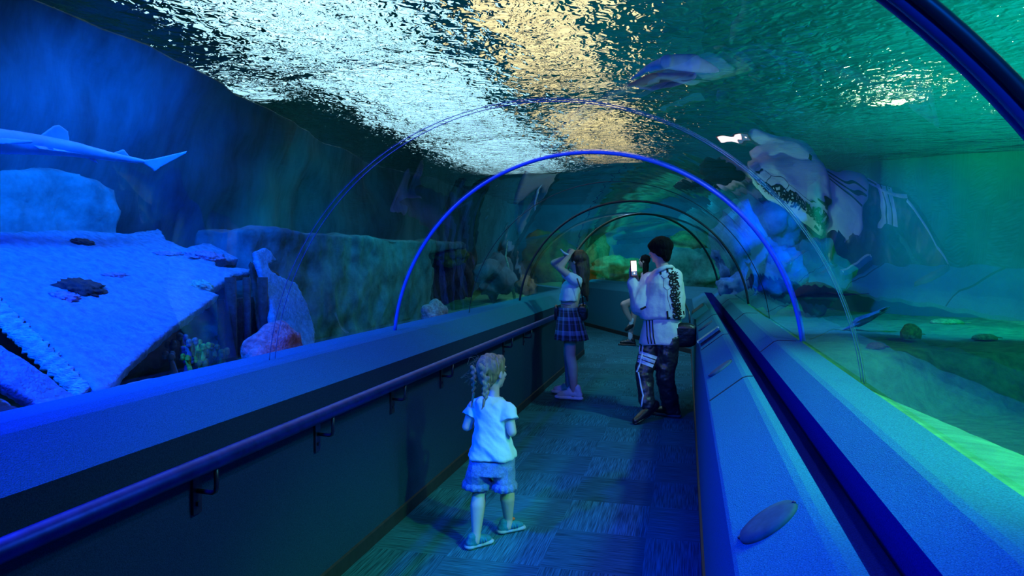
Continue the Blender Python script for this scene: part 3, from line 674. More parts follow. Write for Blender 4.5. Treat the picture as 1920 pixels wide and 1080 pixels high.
# ---- right tank: rocks, rays and fish on the seabed
for (px, py, d, r, m_, sd, lab) in (
        (1383, 470, 10.6, (.36, .4, .62), 'rock_blue', 21, 'tall blue-lit pale rock right of the innermost ribs'),
        (1446, 515, 11.0, (.42, .4, .5), 'rock_blue', 22, 'rounded blue-lit pale rock right of the dark fish'),
        (1428, 425, 12.2, (.6, .5, .6), 'rock_blue', 23, 'uppermost blue-lit rock of the far right heap'),
        (1380, 548, 9.6, (.22, .3, .2), 'rock_blue', 24, 'lowest blue-lit rock of the far right heap at the ledge'),
        (1530, 515, 11.6, (.5, .4, .6), 'wallteal', 25, 'dim broad rock far behind the resting stingray'),
        (1622, 598, 9.0, (.26, .10, .05), 'rock', 26, 'dark slanting log-like rock on the green seabed'),
        (1306, 462, 18.0, (.75, .5, .35), 'rock_ochre', 31, 'brown rock crowning the far mound beyond the bend'),
        (1300, 515, 17.0, (1.0, .8, .75), 'rock', 32, 'dark rounded mound seen past the right shoulder of the man'),
        (1162, 512, 18.0, (.75, .6, .42), 'rock_ochre', 33, 'yellow-green rock low beyond the bend between the two women'),
        (1030, 500, 19.0, (.7, .8, .9), 'rock_green', 15, 'tall green rock far behind the raised arms of the standing woman'),
        (1112, 492, 19.4, (.4, .5, .75), 'rock_ochre', 34, 'yellow-green rock right behind the long hair of the standing woman')):
    R_ = Matrix.Rotation(-.5, 3, 'Y') if sd == 26 else None
    rock('rock', PD(px, py, d), r, M[m_], sd, .5, label=lab, R=R_)
def flat_fish(px, py, z, L_, m, label, yaw=.2, h=.10):
    c = onz(px, py, z); t = thing('flatfish', c, label, 'fish', None, rz=yaw)
    bm = bmesh.new()
    for v in bmesh.ops.create_uvsphere(bm, u_segments=28, v_segments=14, radius=1)['verts']:
        d = v.co.copy(); k = 1+.12*fb(d.x*3+px, d.y*3, d.z*3); v.co = Vector((d.x*L_/2*k, d.y*L_*.3*k, max(d.z, -.3)*h*k))
    link('body', bm, m, t, True)
    for nm, pts in (('tail_fin', ((L_*.47, 0), (L_*.66, L_*.12), (L_*.66, -L_*.12))), ('side_fin', ((-.1*L_, -L_*.26), (.15*L_, -L_*.25), (.12*L_, -L_*.38)))):
        bm = bmesh.new(); A = [bm.verts.new((x, y, .012)) for x, y in pts]; B = [bm.verts.new((x, y, .0)) for x, y in pts]
        bm.faces.new(A); bm.faces.new(B[::-1])
        for i in range(3): bm.faces.new((A[i], A[(i+1) % 3], B[(i+1) % 3], B[i]))
        link(nm, bm, m, t)
flat_fish(1708, 628, .70, .26, M['fish_green'], 'plump green-lit fish lying on the middle of the seabed', .5, .13)
flat_fish(1776, 605, .66, .45, M['fish_green'], 'long flat fish on the far part of the green seabed', .1, .06)
flat_fish(1846, 634, .65, .28, M['fish_green'], 'small flat fish near the right edge of the green seabed', .2, .05)
flat_fish(1642, 651, .66, .20, M['rock_ochre'], 'brown lumpy fish by the dropped edge of the seabed', .3, .05)
# resting stingray
c = PD(1530, 552, 8.6); t = thing('stingray', c, 'dark domed stingray gliding low over the seabed behind the seam', 'stingray', rz=.25)
bm = bmesh.new()
for v in bmesh.ops.create_uvsphere(bm, u_segments=36, v_segments=18, radius=1)['verts']:
    d = v.co.copy(); a = abs(d.x); v.co = Vector((d.x*.30, d.y*.28*(1-.3*a), d.z*.10*(1-.6*a*a)+.06 - .10*a*a))
link('body', bm, M['ray_dark'], t, True)
bm = bmesh.new(); tube(bm, [(0, -.2, .03), (.1, -.5, .02), (.25, -.8, .05)], [.02, .012, .004], 8); link('tail', bm, M['ray_dark'], t, True)
for s in (-1, 1):
    bm = bmesh.new(); ellipsoid(bm, (.06*s, .12, .14), .02, n=8); link('eye', bm, M['eye'], t, True)
# dark fish hanging before the blue rocks
c = PD(1406, 524, 8.3); t = thing('dark_fish', c, 'small dark fish head-down in front of the blue-lit rocks', 'fish')
bm = bmesh.new()
for v in bmesh.ops.create_uvsphere(bm, u_segments=20, v_segments=14, radius=1)['verts']:
    d = v.co.copy(); v.co = Vector((d.x*.05*(1-.4*abs(d.z)), d.y*.03, d.z*.14))
link('body', bm, M['ray_dark'], t, True)
bm = bmesh.new(); A = [(-.005, 0, .12), (-.07, 0, .22), (-.02, 0, .19), (.02, 0, .23)]
f1 = [bm.verts.new(Vector(p)+Vector((0, .004, 0))) for p in A]; f2 = [bm.verts.new(Vector(p)-Vector((0, .004, 0))) for p in A]; bm.faces.new(f1); bm.faces.new(f2[::-1])
for i in range(4): bm.faces.new((f1[i], f1[(i+1) % 4], f2[(i+1) % 4], f2[i]))
link('tail_fin', bm, M['ray_dark'], t)

# ================================================================== people
V = Vector
def hand(bm, wrist, direction, palm_side, size=1.0, curl=.5, spread=.18, thumb=1):
    """palm, five fingers with bent joints; direction = along the palm, palm_side = outward normal of the palm"""
    d = V(direction).normalized(); n_ = V(palm_side); n_ = (n_-d*n_.dot(d)).normalized(); s = d.cross(n_).normalized()*thumb
    w = V(wrist); k = size
    capsule(bm, w, w+d*.075*k, .026*k, .034*k, .45, side=s)
    ellipsoid(bm, w+d*.05*k, .03*k, n=10) if False else None
    for i, (o, L_) in enumerate(((.030, .068), (.010, .078), (-.010, .073), (-.028, .057))):
        p0 = w + d*.072*k + s*o*k; dd = (d + s*o*spread*12).normalized(); cur = p0
        for j, (f, a) in enumerate(((.45, .25), (.32, .8), (.23, 1.2))):
            v = (dd*math.cos(a*curl) + n_*math.sin(a*curl)).normalized(); nx = cur+v*L_*f*k*1.1
            capsule(bm, cur, nx, .0090*k*(1-.1*j), .0086*k*(1-.12*j), n=8); cur = nx; dd = v
    p0 = w + d*.022*k + s*.026*k; v = (d*.55+s*.75+n_*.35).normalized(); p1 = p0+v*.034*k
    v2 = (d*.85+s*.35+n_*.35).normalized(); capsule(bm, p0, p1, .013*k, .0105*k, n=8); capsule(bm, p1, p1+v2*.03*k, .0105*k, .0085*k, n=8)
def limb(bm, pts, rs):
    for a, b, r0, r1 in zip(pts, pts[1:], rs, rs[1:]): capsule(bm, a, b, r0, r1)
def head_shape(bm, c, fwd, k=1.0, up=(0, 0, 1)):
    """skull, jaw, nose, lips, brow, ears; k scales a 0.23 m adult head"""
    f = V(fwd).normalized(); u = V(up); u = (u-f*u.dot(f)).normalized(); s = f.cross(u).normalized(); c = V(c)
    R = Matrix((s, f, u)).transposed()
    P = lambda x, y, z: c + (s*x + f*y + u*z)*k
    ellipsoid(bm, P(0, -.012, .030), (.074*k, .092*k, .082*k), R)
    ellipsoid(bm, P(0, .022, -.035), (.056*k, .062*k, .070*k), R)
    ellipsoid(bm, P(0, .050, -.088), (.026*k, .026*k, .020*k), R)
    capsule(bm, P(0, .078, .016), P(0, .098, -.022), .008*k, .013*k)
    ellipsoid(bm, P(0, .083, -.052), (.022*k, .010*k, .009*k), R)
    ellipsoid(bm, P(0, .073, .028), (.046*k, .018*k, .010*k), R)
    for e in (-1, 1):
        ellipsoid(bm, P(.034*e, .058, -.018), (.022*k, .020*k, .018*k), R)
        ellipsoid(bm, P(.076*e, -.008, -.008), (.009*k, .018*k, .030*k), R)
    return P, R
def face_bits(P, R, k, parent, base):
    for e in (-1, 1):
        bm = bmesh.new(); ellipsoid(bm, P(.030*e, .078, .004)-base*0, (.011*k, .008*k, .006*k), R, 10); link('eye', bm, M['eye'], parent, True)
        bm = bmesh.new(); capsule(bm, P(.014*e, .090, .026), P(.046*e, .078, .027), .0035*k, .0025*k); link('eyebrow', bm, M['hair_black'], parent, True)
    bm = bmesh.new(); ellipsoid(bm, P(0, .091, -.052), (.020*k, .006*k, .006*k), R, 10); link('lips', bm, M['lips'], parent, True)
def fold(amp, f, seed=0): return lambda c: amp*fb(c.x*f+seed, c.y*f, c.z*f*.6, 3)
def decal(bm, tgt, path, r, lift=.002, n=6):
    """follow pixels of the photograph over the surface of a garment, as a thin raised print"""
    pts = []
    for i in range(len(path)):
        a = path[i]; b = path[min(i+1, len(path)-1)]
        for q in range(4 if i < len(path)-1 else 1):
            x, y = a[0]+(b[0]-a[0])*q/4, a[1]+(b[1]-a[1])*q/4
            h = tgt.ray_cast(CP, ray(x, y).normalized())
            if h[0] is not None:
                nn_ = h[1] if h[1].dot(CP-h[0]) > 0 else -h[1]; pts.append(h[0]+nn_*lift)
    if len(pts) > 1: tube(bm, [p-decal.base for p in pts], r, n)

# ------------------------------------------------------------------ the girl
GB = onz(928, 1012, 0)
girl = thing('person', GB, 'little girl with blonde braids in a white tee and blue frilled shorts walking away', 'person')
DG = 3.74
g = lambda x, y, dd=0: PD(x, y, DG+dd)-GB
fL = onz(893, 1026, 0)-GB; fR = onz(953, 998, 0)-GB
anL, anR = fL+V((0, 0, .075)), fR+V((0, 0, .075))
hipL, hipR = g(907, 862, 0), g(942, 864, -.01)
knL = (hipL+anL)/2 + V((-.012, .03, .02)); knR = (hipR+anR)/2 + V((.0, .05, .01))
shL, shR = g(889, 762, .03), g(951, 766, -.03)
elL, elR = g(875, 800, .02), g(960, 810, -.07)
haL, haR = g(893, 792, .17), g(945, 782, .12)
chest, pelvis = g(920, 785, .01), g(925, 850, 0)
neck, headc = g(926, 742, .01), g(925, 698, .02)
gf = V((.50, .86, 0.02))            # her face is turned to the right
bm = bmesh.new()
limb(bm, [pelvis, (pelvis+chest)/2, chest], [.082, .078, .085]); capsule(bm, shL, shR, .036, .036)
capsule(bm, chest, neck, .06, .03); capsule(bm, neck-V((0, 0, .02)), headc-V((0, 0, .03)), .032, .033)
for sh, el, ha, ds in ((shL, elL, haL, 1), (shR, elR, haR, -1)):
    limb(bm, [sh, el, ha], [.032, .026, .019]); hand(bm, ha, (ha-el).normalized()+V((.25*ds, .1, .2)), (-.3, -.5, .4), .62, .9, thumb=ds)
for hp, kn, an in ((hipL, knL, anL), (hipR, knR, anR)):
    limb(bm, [hp, kn], [.062, .040]); cf = kn+(an-kn)*.35; limb(bm, [kn, cf+V((0, -.012, 0)), an], [.038, .042, .025])
    limb(bm, [an, an+V((0, -.01, -.035))], [.026, .026])
P, R = head_shape(bm, headc, gf, .86)
body = organic('body', bm, M['skin'], girl, .005, 5)
face_bits(P, R, .86, girl, GB)
# hair: cap with parting, two braids, flyaway strands
bm = bmesh.new(); k = .86
ellipsoid(bm, P(0, -.026, .034), (.087*k, .100*k, .092*k), R); ellipsoid(bm, P(0, -.055, -.02), (.072*k, .058*k, .066*k), R)
ellipsoid(bm, P(.0, .035, .075), (.062*k, .05*k, .036*k), R)
organic('hair', bm, M['hair_blonde'], girl, .006, 4, lambda c: .006*fb(c.x*40, c.y*40, c.z*9, 3))
def braid(pts, r, n=11):
    bm = bmesh.new(); pts = [V(p) for p in pts]
    def at(t):
        q = t*(len(pts)-1); i = min(int(q), len(pts)-2); return pts[i].lerp(pts[i+1], q-i)
    for i in range(n):
        t = i/n; c = at(t); rr = r*(1-.45*t); s = 1 if i % 2 else -1; d = (at(min(1, t+.05))-c).normalized()
        sd = d.cross(V((FW.x, FW.y, 0))).normalized()
        ellipsoid(bm, c+sd*s*rr*.5, (rr*.85, rr*.8, rr*1.25), Matrix.Rotation(.6*s, 3, V((FW.x, FW.y, 0))), 10)
    return bm
bm = braid([g(906, 688, -.10), g(911, 715, -.11), g(911, 735, -.11), g(908, 750, -.115)], .021, 10); bb = organic('braid', bm, M['hair_blonde'], girl, .004, 1)
bm = bmesh.new(); capsule(bm, g(908, 750, -.115), g(906, 762, -.12), .009, .006); capsule(bm, g(906, 762, -.12), g(903, 768, -.12), .005, .002); link('braid_end', bm, M['hair_blonde'], bb, True)
bm = braid([g(889, 690, -.03), g(888, 715, -.03), g(888, 738, -.03)], .015, 9); bb = organic('braid', bm, M['hair_blonde'], girl, .004, 1)
bm = bmesh.new(); capsule(bm, g(888, 738, -.03), g(884, 762, -.05), .008, .003); link('braid_end', bm, M['hair_blonde'], bb, True)
bm = bmesh.new(); random.seed(3)
for i in range(46):
    a = g(random.uniform(882, 905), random.uniform(668, 720), -.02); b = a + V((random.uniform(-.06, -.01), random.uniform(-.02, .02), random.uniform(-.06, .02)))
    tube(bm, [a, (a+b)/2+V((0, 0, .012)), b], .0006, 3)
for i in range(40):
    q = random.uniform(-1, 1); a = P(.07*q, random.uniform(-.09, .05), .10-.02*q*q); b = a+V((random.uniform(-.02, .02), random.uniform(-.02, .02), random.uniform(.004, .022))); tube(bm, [a, b], .0006, 3)
link('loose_hair', bm, M['hair_blonde'], girl)['kind'] = 'stuff'
# tee
bm = bmesh.new(); side = (RT*1.0 + V((0, 0, 0)))
def el_sec(x0, x1, y, dd, ry): 
    a, b = g(x0, y, dd), g(x1, y, dd); return ((a+b)/2, (b-a).length/2, ry, RT)
secs = [el_sec(878, 966, 857, 0, .108), el_sec(879, 965, 852, 0, .108), el_sec(882, 962, 835, 0, .102), el_sec(885, 957, 810, .0, .092), el_sec(888, 953, 785, 0, .086), el_sec(889, 952, 765, 0, .080), el_sec(892, 952, 752, 0, .066), el_sec(906, 944, 743, .01, .046)]
loft(bm, secs, 40, lambda a, t: .035*math.sin(a*5+1)*(1-t)**1.5+.02*math.sin(a*9+t*4)*(1-t))
capsule(bm, shL+V((.01, 0, .002)), shR+V((-.01, 0, .002)), .042, .042)
capsule(bm, shL+V((.004, 0, .0)), shL.lerp(elL, .16), .044, .046); capsule(bm, shR+V((-.004, 0, .0)), shR.lerp(elR, .18)+V((.006, 0, 0)), .044, .048)
for sh, el in ((shL, elL), (shR, elR)): tube(bm, [sh, sh.lerp(el, .25), sh.lerp(el, .50)], [.040, .050, .056], 18)
organic('tee_shirt', bm, M['cotton_white'], girl, .006, 3, lambda c: .013*fb(c.x*9+c.z*9, c.y*9, c.z*5, 3))
# shorts with a frilled hem
bm = bmesh.new()
secs = [el_sec(880, 966, 858, 0, .098), el_sec(877, 966, 885, 0, .105)]
loft(bm, secs, 36)
for x0, x1, x2, x3, y2, dd in ((879, 922, 868, 922, 903, .02), (920, 966, 924, 969, 906, -.02)):
    loft(bm, [el_sec(x0, x1, 868, 0, .09), el_sec((x0+x2)/2, (x1+x3)/2, 885, 0, .088), el_sec(x2+3, x3-3, y2, dd, .082)], 28)
sh_o = organic('shorts', bm, M['denim'], girl, .006, 2, lambda c: .006*fb(c.x*14, c.y*14, c.z*8, 3))
for x2, x3, y2, dd in ((868, 923, 905, .02), (923, 969, 908, -.02)):
    bm = bmesh.new(); loft(bm, [el_sec(x2+3, x3-3, y2-7, dd, .088), el_sec(x2, x3, y2-2, dd, .098), el_sec(x2-2.5, x3+2.5, y2+6, dd, .104), el_sec(x2+1, x3-1, y2+6.5, dd, .090), el_sec(x2+6, x3-6, y2-4, dd, .080)], 64, lambda a, t: .05*math.sin(a*13)*math.sin(math.pi*min(1, t*1.4)), cap=False)
    bmesh.ops.recalc_face_normals(bm, faces=bm.faces); link('frill', bm, M['denim'], sh_o, True)
def shoe(bm, heel, toe, w, h, k=1):
    d = V((toe-heel).xyz); d.z = 0; L_ = d.length; d.normalize(); s = V((d.y, -d.x, 0))
    return d, s, L_
def sandal(an, yaw, parent, L_=.132):
    f = V((math.sin(yaw), math.cos(yaw), 0)); s = V((f.y, -f.x, 0)); b = V((an.x, an.y, 0))
    bm = bmesh.new(); heel = b-f*L_*.30; toe = b+f*L_*.62
    for t, w in ((0, .026), (.4, .027), (.75, .033), (.95, .026)): 
        c = heel.lerp(toe, t); ellipsoid(bm, c+V((0, 0, .016)), (.034 if t in (.4,) else .034, .034, .016), n=12)
    capsule(bm, heel+V((0, 0, .014)), toe+V((0, 0, .014)), .027, .031, .45, side=s); so = organic('sole', bm, M['sole_grey'], parent, .004, 2)
    bm = bmesh.new()
    capsule(bm, heel+V((0, 0, .032)), heel.lerp(toe, .45)+V((0, 0, .040)), .028, .031); capsule(bm, heel.lerp(toe, .45)+V((0, 0, .04)), toe-f*.008+V((0, 0, .026)), .031, .024)
    capsule(bm, heel+V((0, 0, .035)), heel+f*.012+V((0, 0, .062)), .026, .026)
    sn = organic('sandal', bm, M['sandal'], parent, .0045, 3)
    for t in (.42, .56, .70):
        bm = bmesh.new(); c = heel.lerp(toe, t); pts = [c+s*math.cos(q)*.033+V((0, 0, .030+.034*math.sin(q)*(1-.35*(t-.4)/.3))) for q in [i*math.pi/8 for i in range(9)]]
        tube(bm, pts, .0045, 6); link('strap', bm, M['sandal'], sn, True)
    return heel, toe, f, sn
sandal(anL, math.radians(40), girl)
heel, toe, f, sn = sandal(anR, math.radians(48), girl)
bm = bmesh.new(); ellipsoid(bm, heel.lerp(toe, .52)+V((0, 0, .074)), (.019, .019, .008), n=12); link('toggle', bm, M['orange'], sn, True)

# ------------------------------------------------------------------ the standing woman
WB = onz(1066, 752, 0)
wom = thing('person', WB, 'woman in white crop tee and plaid skirt standing with both hands raised to her forehead', 'person')
DW = 7.5
w = lambda x, y, dd=0: PD(x, y, DW+dd)-WB
chest, waist, pelvis = w(1071, 545), w(1067, 577), w(1071, 600)
shN, shF = w(1080, 527, -.15), w(1076, 526, .15)
elN, elF = w(1049, 503, -.17), w(1038, 493, .10)
haN, haF = w(1067, 480, -.10), w(1060, 483, .06)
headc = w(1081, 490); neck = w(1082, 515)
wf = V((-.93, .28, .12)).normalized()
bm = bmesh.new()
limb(bm, [pelvis, waist, chest], [.110, .092, .112]); capsule(bm, shN, shF, .05, .05); capsule(bm, chest, neck, .09, .048)
capsule(bm, neck-V((0, 0, .04)), headc-V((0, 0, .05)), .048, .050)
for sh, el, ha, dirv, pal, th in ((shN, elN, haN, w(1074, 467, -.02)-haN, (0.3, .8, -.5), 1), (shF, elF, haF, w(1072, 468, .02)-haF, (.3, -.8, -.5), -1)):
    limb(bm, [sh, el], [.046, .036]); limb(bm, [el, el.lerp(ha, .3), ha], [.035, .036, .023]); hand(bm, ha, dirv, pal, .95, .55, thumb=th)
f1, f2 = onz(1076, 751, 0)-WB, onz(1066, 741, 0)-WB
for fx, dd in ((f1, -.09), (f2, .07)):
    hp = pelvis+V((0, dd*.75, -.04)); an = fx+V((.0, 0, .11)); kn = hp.lerp(an, .5)+V((-.02, 0, .02))
    limb(bm, [hp, kn], [.086, .058]); limb(bm, [kn, kn.lerp(an, .3)+V((.015, 0, 0)), an, an-V((0, 0, .05))], [.058, .062, .038, .038])
P, R = head_shape(bm, headc, wf, .95); organic('body', bm, M['skin2'], wom, .007, 5); face_bits(P, R, .95, wom, WB)
bm = bmesh.new()
ellipsoid(bm, P(0, -.028, .04), (.088, .100, .092), R); 
for (a, b, r0, r1, fl) in ((w(1091, 487), w(1093, 515, -.02), .098, .092, .8), (w(1093, 515, -.02), w(1096, 545, -.02), .092, .066, .75), (w(1099, 545, -.02), w(1101, 562, -.02), .05, .018, .6), (w(1088, 500, -.07), w(1094, 530, -.08), .05, .03, 1)):
    capsule(bm, a, b, r0, r1, fl, side=(0, 1, 0))
organic('hair', bm, M['hair_brown'], wom, .008, 4, lambda c: .010*fb(c.x*36, c.y*36, c.z*5, 3))
def ws(x0, x1, y, ry, dd=0, F_=w):
    a, b = F_(x0, y, dd), F_(x1, y, dd); return ((a+b)/2, (b-a).length/2, ry, RT)
bm = bmesh.new()
loft(bm, [ws(1050, 1082, 564, .150), ws(1048, 1083, 562, .155), ws(1049, 1085, 556, .155), ws(1050, 1089, 545, .155), ws(1053, 1092, 535, .16), ws(1062, 1093, 526, .16), ws(1071, 1092, 518, .10)], 36, lambda a, t: .03*math.sin(a*6+t*5)*(1-t))
capsule(bm, shN, shN.lerp(elN, .35), .066, .062); capsule(bm, shF, shF.lerp(elF, .35), .066, .062); capsule(bm, shN, shF, .062, .062)
organic('crop_tee', bm, M['cotton_white'], wom, .008, 3, fold(.012, 9))
def plaid():
    m = bpy.data.materials.new('plaid'); m.use_nodes = True; nt = m.node_tree; N = nt.nodes; L = nt.links
    b = N['Principled BSDF']; b.inputs['Roughness'].default_value = .9
    uv = N.new('ShaderNodeUVMap'); sx = N.new('ShaderNodeSeparateXYZ'); L.new(uv.outputs[0], sx.inputs[0])
    def band(o, fq, th):
        a = N.new('ShaderNodeMath'); a.operation = 'MULTIPLY'; a.inputs[1].default_value = fq; L.new(o, a.inputs[0])
        f = N.new('ShaderNodeMath'); f.operation = 'FRACT'; L.new(a.outputs[0], f.inputs[0])
        g_ = N.new('ShaderNodeMath'); g_.operation = 'LESS_THAN'; g_.inputs[1].default_value = th; L.new(f.outputs[0], g_.inputs[0]); return g_.outputs[0]
    def add(a, b_, k1, k2):
        x = N.new('ShaderNodeMath'); x.operation = 'MULTIPLY'; x.inputs[1].default_value = k1; L.new(a, x.inputs[0])
        y = N.new('ShaderNodeMath'); y.operation = 'MULTIPLY_ADD'; y.inputs[1].default_value = k2; L.new(b_, y.inputs[0]); L.new(x.outputs[0], y.inputs[2]); return y.outputs[0]
    s = add(band(sx.outputs[0], 14, .3), band(sx.outputs[1], 4, .3), .35, .35); s2 = add(band(sx.outputs[0], 28, .12), band(sx.outputs[1], 8, .12), .15, .15)
    t = N.new('ShaderNodeMath'); L.new(s, t.inputs[0]); L.new(s2, t.inputs[1])
    r = N.new('ShaderNodeValToRGB'); r.color_ramp.elements[0].color = (.012, .015, .04, 1); r.color_ramp.elements[1].color = (.32, .40, .60, 1); L.new(t.outputs[0], r.inputs[0]); L.new(r.outputs[0], b.inputs['Base Color'])
    return m
M['plaid'] = plaid()
bm = bmesh.new()
loft(bm, [ws(1047, 1085, 576, .135), ws(1046, 1088, 586, .160), ws(1044, 1093, 600, .18), ws(1042, 1098, 618, .19), ws(1040, 1103, 636, .21), ws(1043, 1100, 636, .20), ws(1047, 1094, 610, .17)], 96, lambda a, t: .045*math.sin(a*16)*min(1, t*1.6), cap=False)
bmesh.ops.recalc_face_normals(bm, faces=bm.faces); link('skirt', bm, M['plaid'], wom, True)
def sneaker(fx, yaw, parent, m_up, m_so, L_=.28, hk=1.0, lift=V((0, 0, 0)), pitch=0.0, name='sneaker', chunky=1.0):
    """fx = point under the ankle; the shoe points along yaw"""
    Rz = Matrix.Rotation(yaw, 3, 'Z') @ Matrix.Rotation(pitch, 3, 'X')
    T = lambda x, y, z: fx + lift + Rz @ V((x*(1+(hk-1)*.5), y, z*hk))
    bm = bmesh.new()
    for (y0, y1, r0, r1) in ((-.07, .05, .040, .038), (.05, .15, .038, .046), (.15, .19, .046, .036)):
        capsule(bm, T(0, y0, .019*chunky), T(0, y1, .019*chunky), r0, r1, .46*chunky, side=Rz @ V((1, 0, 0)))
    so = organic('sole', bm, m_so, parent, .006, 3)
    bm = bmesh.new()
    capsule(bm, T(0, -.06, .055), T(0, .04, .068), .040, .042); capsule(bm, T(0, .04, .068), T(0, .16, .046), .042, .034)
    capsule(bm, T(0, -.055, .06), T(0, -.04, .115), .038, .040); capsule(bm, T(0, -.02, .09), T(0, .05, .085), .036, .034)
    up = organic(name, bm, m_up, parent, .006, 3)
    for j in range(3):
        bm = bmesh.new(); y = .02+.03*j; z = .108-.012*j; tube(bm, [T(-.026, y, z-.010), T(0, y+.006, z+.004), T(.026, y, z-.010)], .004, 6); link('lace', bm, m_so, up, True)
    return so
sneaker(f1-V((0, 0, 0)), math.radians(82), wom, M['sneaker'], M['sole_white'], chunky=1.3, hk=1.25)
sneaker(f2-V((0, 0, 0)), math.radians(75), wom, M['sneaker'], M['sole_white'], chunky=1.3, hk=1.25)
# her bags
def bag(c, r, label, m, straps, cat='bag', name='bag'):
    t = thing(name, c, label, cat); bm = bmesh.new()
    for v in bmesh.ops.create_uvsphere(bm, u_segments=28, v_segments=16, radius=1)['verts']:
        d = v.co.copy(); e = .6
        v.co = V((math.copysign(abs(d.x)**e, d.x)*r[0], math.copysign(abs(d.y)**e, d.y)*r[1], math.copysign(abs(d.z)**e, d.z)*r[2]*(1-.12*d.x))) + V((0, 0, 0))
    link('pouch', bm, m, t, True)
    bm = bmesh.new(); box(bm, (0, -r[1]*1.0, r[2]*.35), (r[0]*1.5, r[1]*.25, r[2]*.5)); bmesh.ops.bevel(bm, geom=bm.edges[:], offset=r[1]*.08, segments=2); link('flap', bm, m, t)
    for s in straps:
        bm = bmesh.new(); tube(bm, [p-c for p in s], .008, 6, flat=.4); link('strap', bm, m, t, True)
    return t
ww = lambda x, y, dd=0: PD(x, y, DW+dd)
bag(ww(1094, 586, -.05), (.055, .07, .09), 'small black bag hanging behind the hip of the standing woman', M['black_leather'], [[ww(1094, 574, -.1), ww(1090, 545, -.20), ww(1082, 522, -.215)]])
bag(ww(1044, 586, .02), (.025, .05, .085), 'black pouch hanging at the front of the plaid skirt', M['black_leather'], [[ww(1045, 574, -.02), ww(1052, 571, -.17), ww(1070, 573, -.19)]], name='pouch_bag')
# bracelet-like white phone strap in her raised hand
c = ww(1058, 474, -.08); t = thing('wrist_strap', c, 'white strap pointing out from the raised hands of the standing woman', 'strap')
bm = bmesh.new(); tube(bm, [ww(1051, 467, -.08)-c, ww(1057, 474, -.10)-c, ww(1066, 478, -.11)-c], [.008, .011, .010], 8); link('strap', bm, M['print_white'], t, True)

# ------------------------------------------------------------------ the man with the phone
MB_ = onz(1228, 788, 0)
man = thing('person', MB_, 'young man in white patterned jacket and black striped trousers raising a phone', 'person')
DM = 6.7
m_ = lambda x, y, dd=0: PD(x, y, DM+dd)-MB_
mf = V((-.94, .30, -.05)).normalized()
headc, neck = m_(1236, 471, 0), m_(1244, 500, 0)
shL, shR = m_(1216, 524, .06), m_(1266, 518, -.04)
chest, waist, pelvis = m_(1243, 545), m_(1240, 600), m_(1239, 632)
elL = m_(1200, 572, .0); haL = m_(1186, 526, .10)
elR = m_(1262, 575, .24); haR = m_(1196, 528, .22)
bm = bmesh.new()
limb(bm, [pelvis, waist, chest], [.13, .12, .14]); capsule(bm, shL, shR, .06, .06); capsule(bm, chest, neck, .10, .056); capsule(bm, neck-V((0, 0, .04)), headc-V((0, 0, .05)), .055, .056)
limb(bm, [shL, elL], [.05, .042]); limb(bm, [elL, haL], [.042, .026]); hand(bm, haL, V((-.10, .02, 1)), (.7, .7, 0), 1.0, .35, thumb=1)
limb(bm, [shR, elR], [.05, .042]); limb(bm, [elR, haR], [.042, .026]); hand(bm, haR, V((-.35, -.05, .75)), (-.3, -.9, 0), 1.0, .9, thumb=-1)
toeL = onz(1192, 796, 0)-MB_; heelL = m_(1222, 765, -.32+.20)
fR_ = onz(1258, 782, 0)-MB_
kneeL = m_(1207, 700, -.05); anL = m_(1214, 756, -.16)
kneeR = m_(1247, 705, -.06); anR = fR_+V((0, 0, .11))
hipL, hipR = m_(1225, 640, .03), m_(1254, 640, -.03)
limb(bm, [hipL, kneeL], [.09, .062]); limb(bm, [kneeL, anL], [.058, .042]); limb(bm, [hipR, kneeR], [.09, .062]); limb(bm, [kneeR, anR, anR-V((0, 0, .04))], [.058, .042, .042])
P, R = head_shape(bm, headc, mf, 1.0); organic('body', bm, M['skin2'], man, .007, 5); face_bits(P, R, 1.0, man, MB_)
# bowl-cut hair
bm = bmesh.new()
ellipsoid(bm, P(0, -.022, .050), (.106, .122, .098), R); ellipsoid(bm, P(0, .050, .055), (.084, .062, .046), R)
ellipsoid(bm, P(0, -.062, -.005), (.086, .062, .080), R); ellipsoid(bm, P(0, -.072, -.055), (.066, .040, .055), R)
for e in (-1, 1): ellipsoid(bm, P(.068*e, -.035, .0), (.030, .055, .060), R); ellipsoid(bm, P(.066*e, .04, .045), (.024, .050, .024), R)
organic('hair', bm, M['hair_black'], man, .007, 4, lambda c: .005*fb(c.x*40, c.y*40, c.z*8, 3))
def ms(x0, x1, y, ry, dd=0): return ws(x0, x1, y, ry, dd, m_)
# long white undershirt
bm = bmesh.new()
loft(bm, [ms(1199, 1275, 645, .15), ms(1199, 1276, 640, .155), ms(1202, 1277, 620, .155), ms(1206, 1277, 590, .15), ms(1210, 1275, 570, .14)], 40, lambda a, t: .03*math.sin(a*5+t*3)*(1-t))
under = organic('long_shirt', bm, M['jacket'], man, .008, 3, fold(.012, 6, 4))
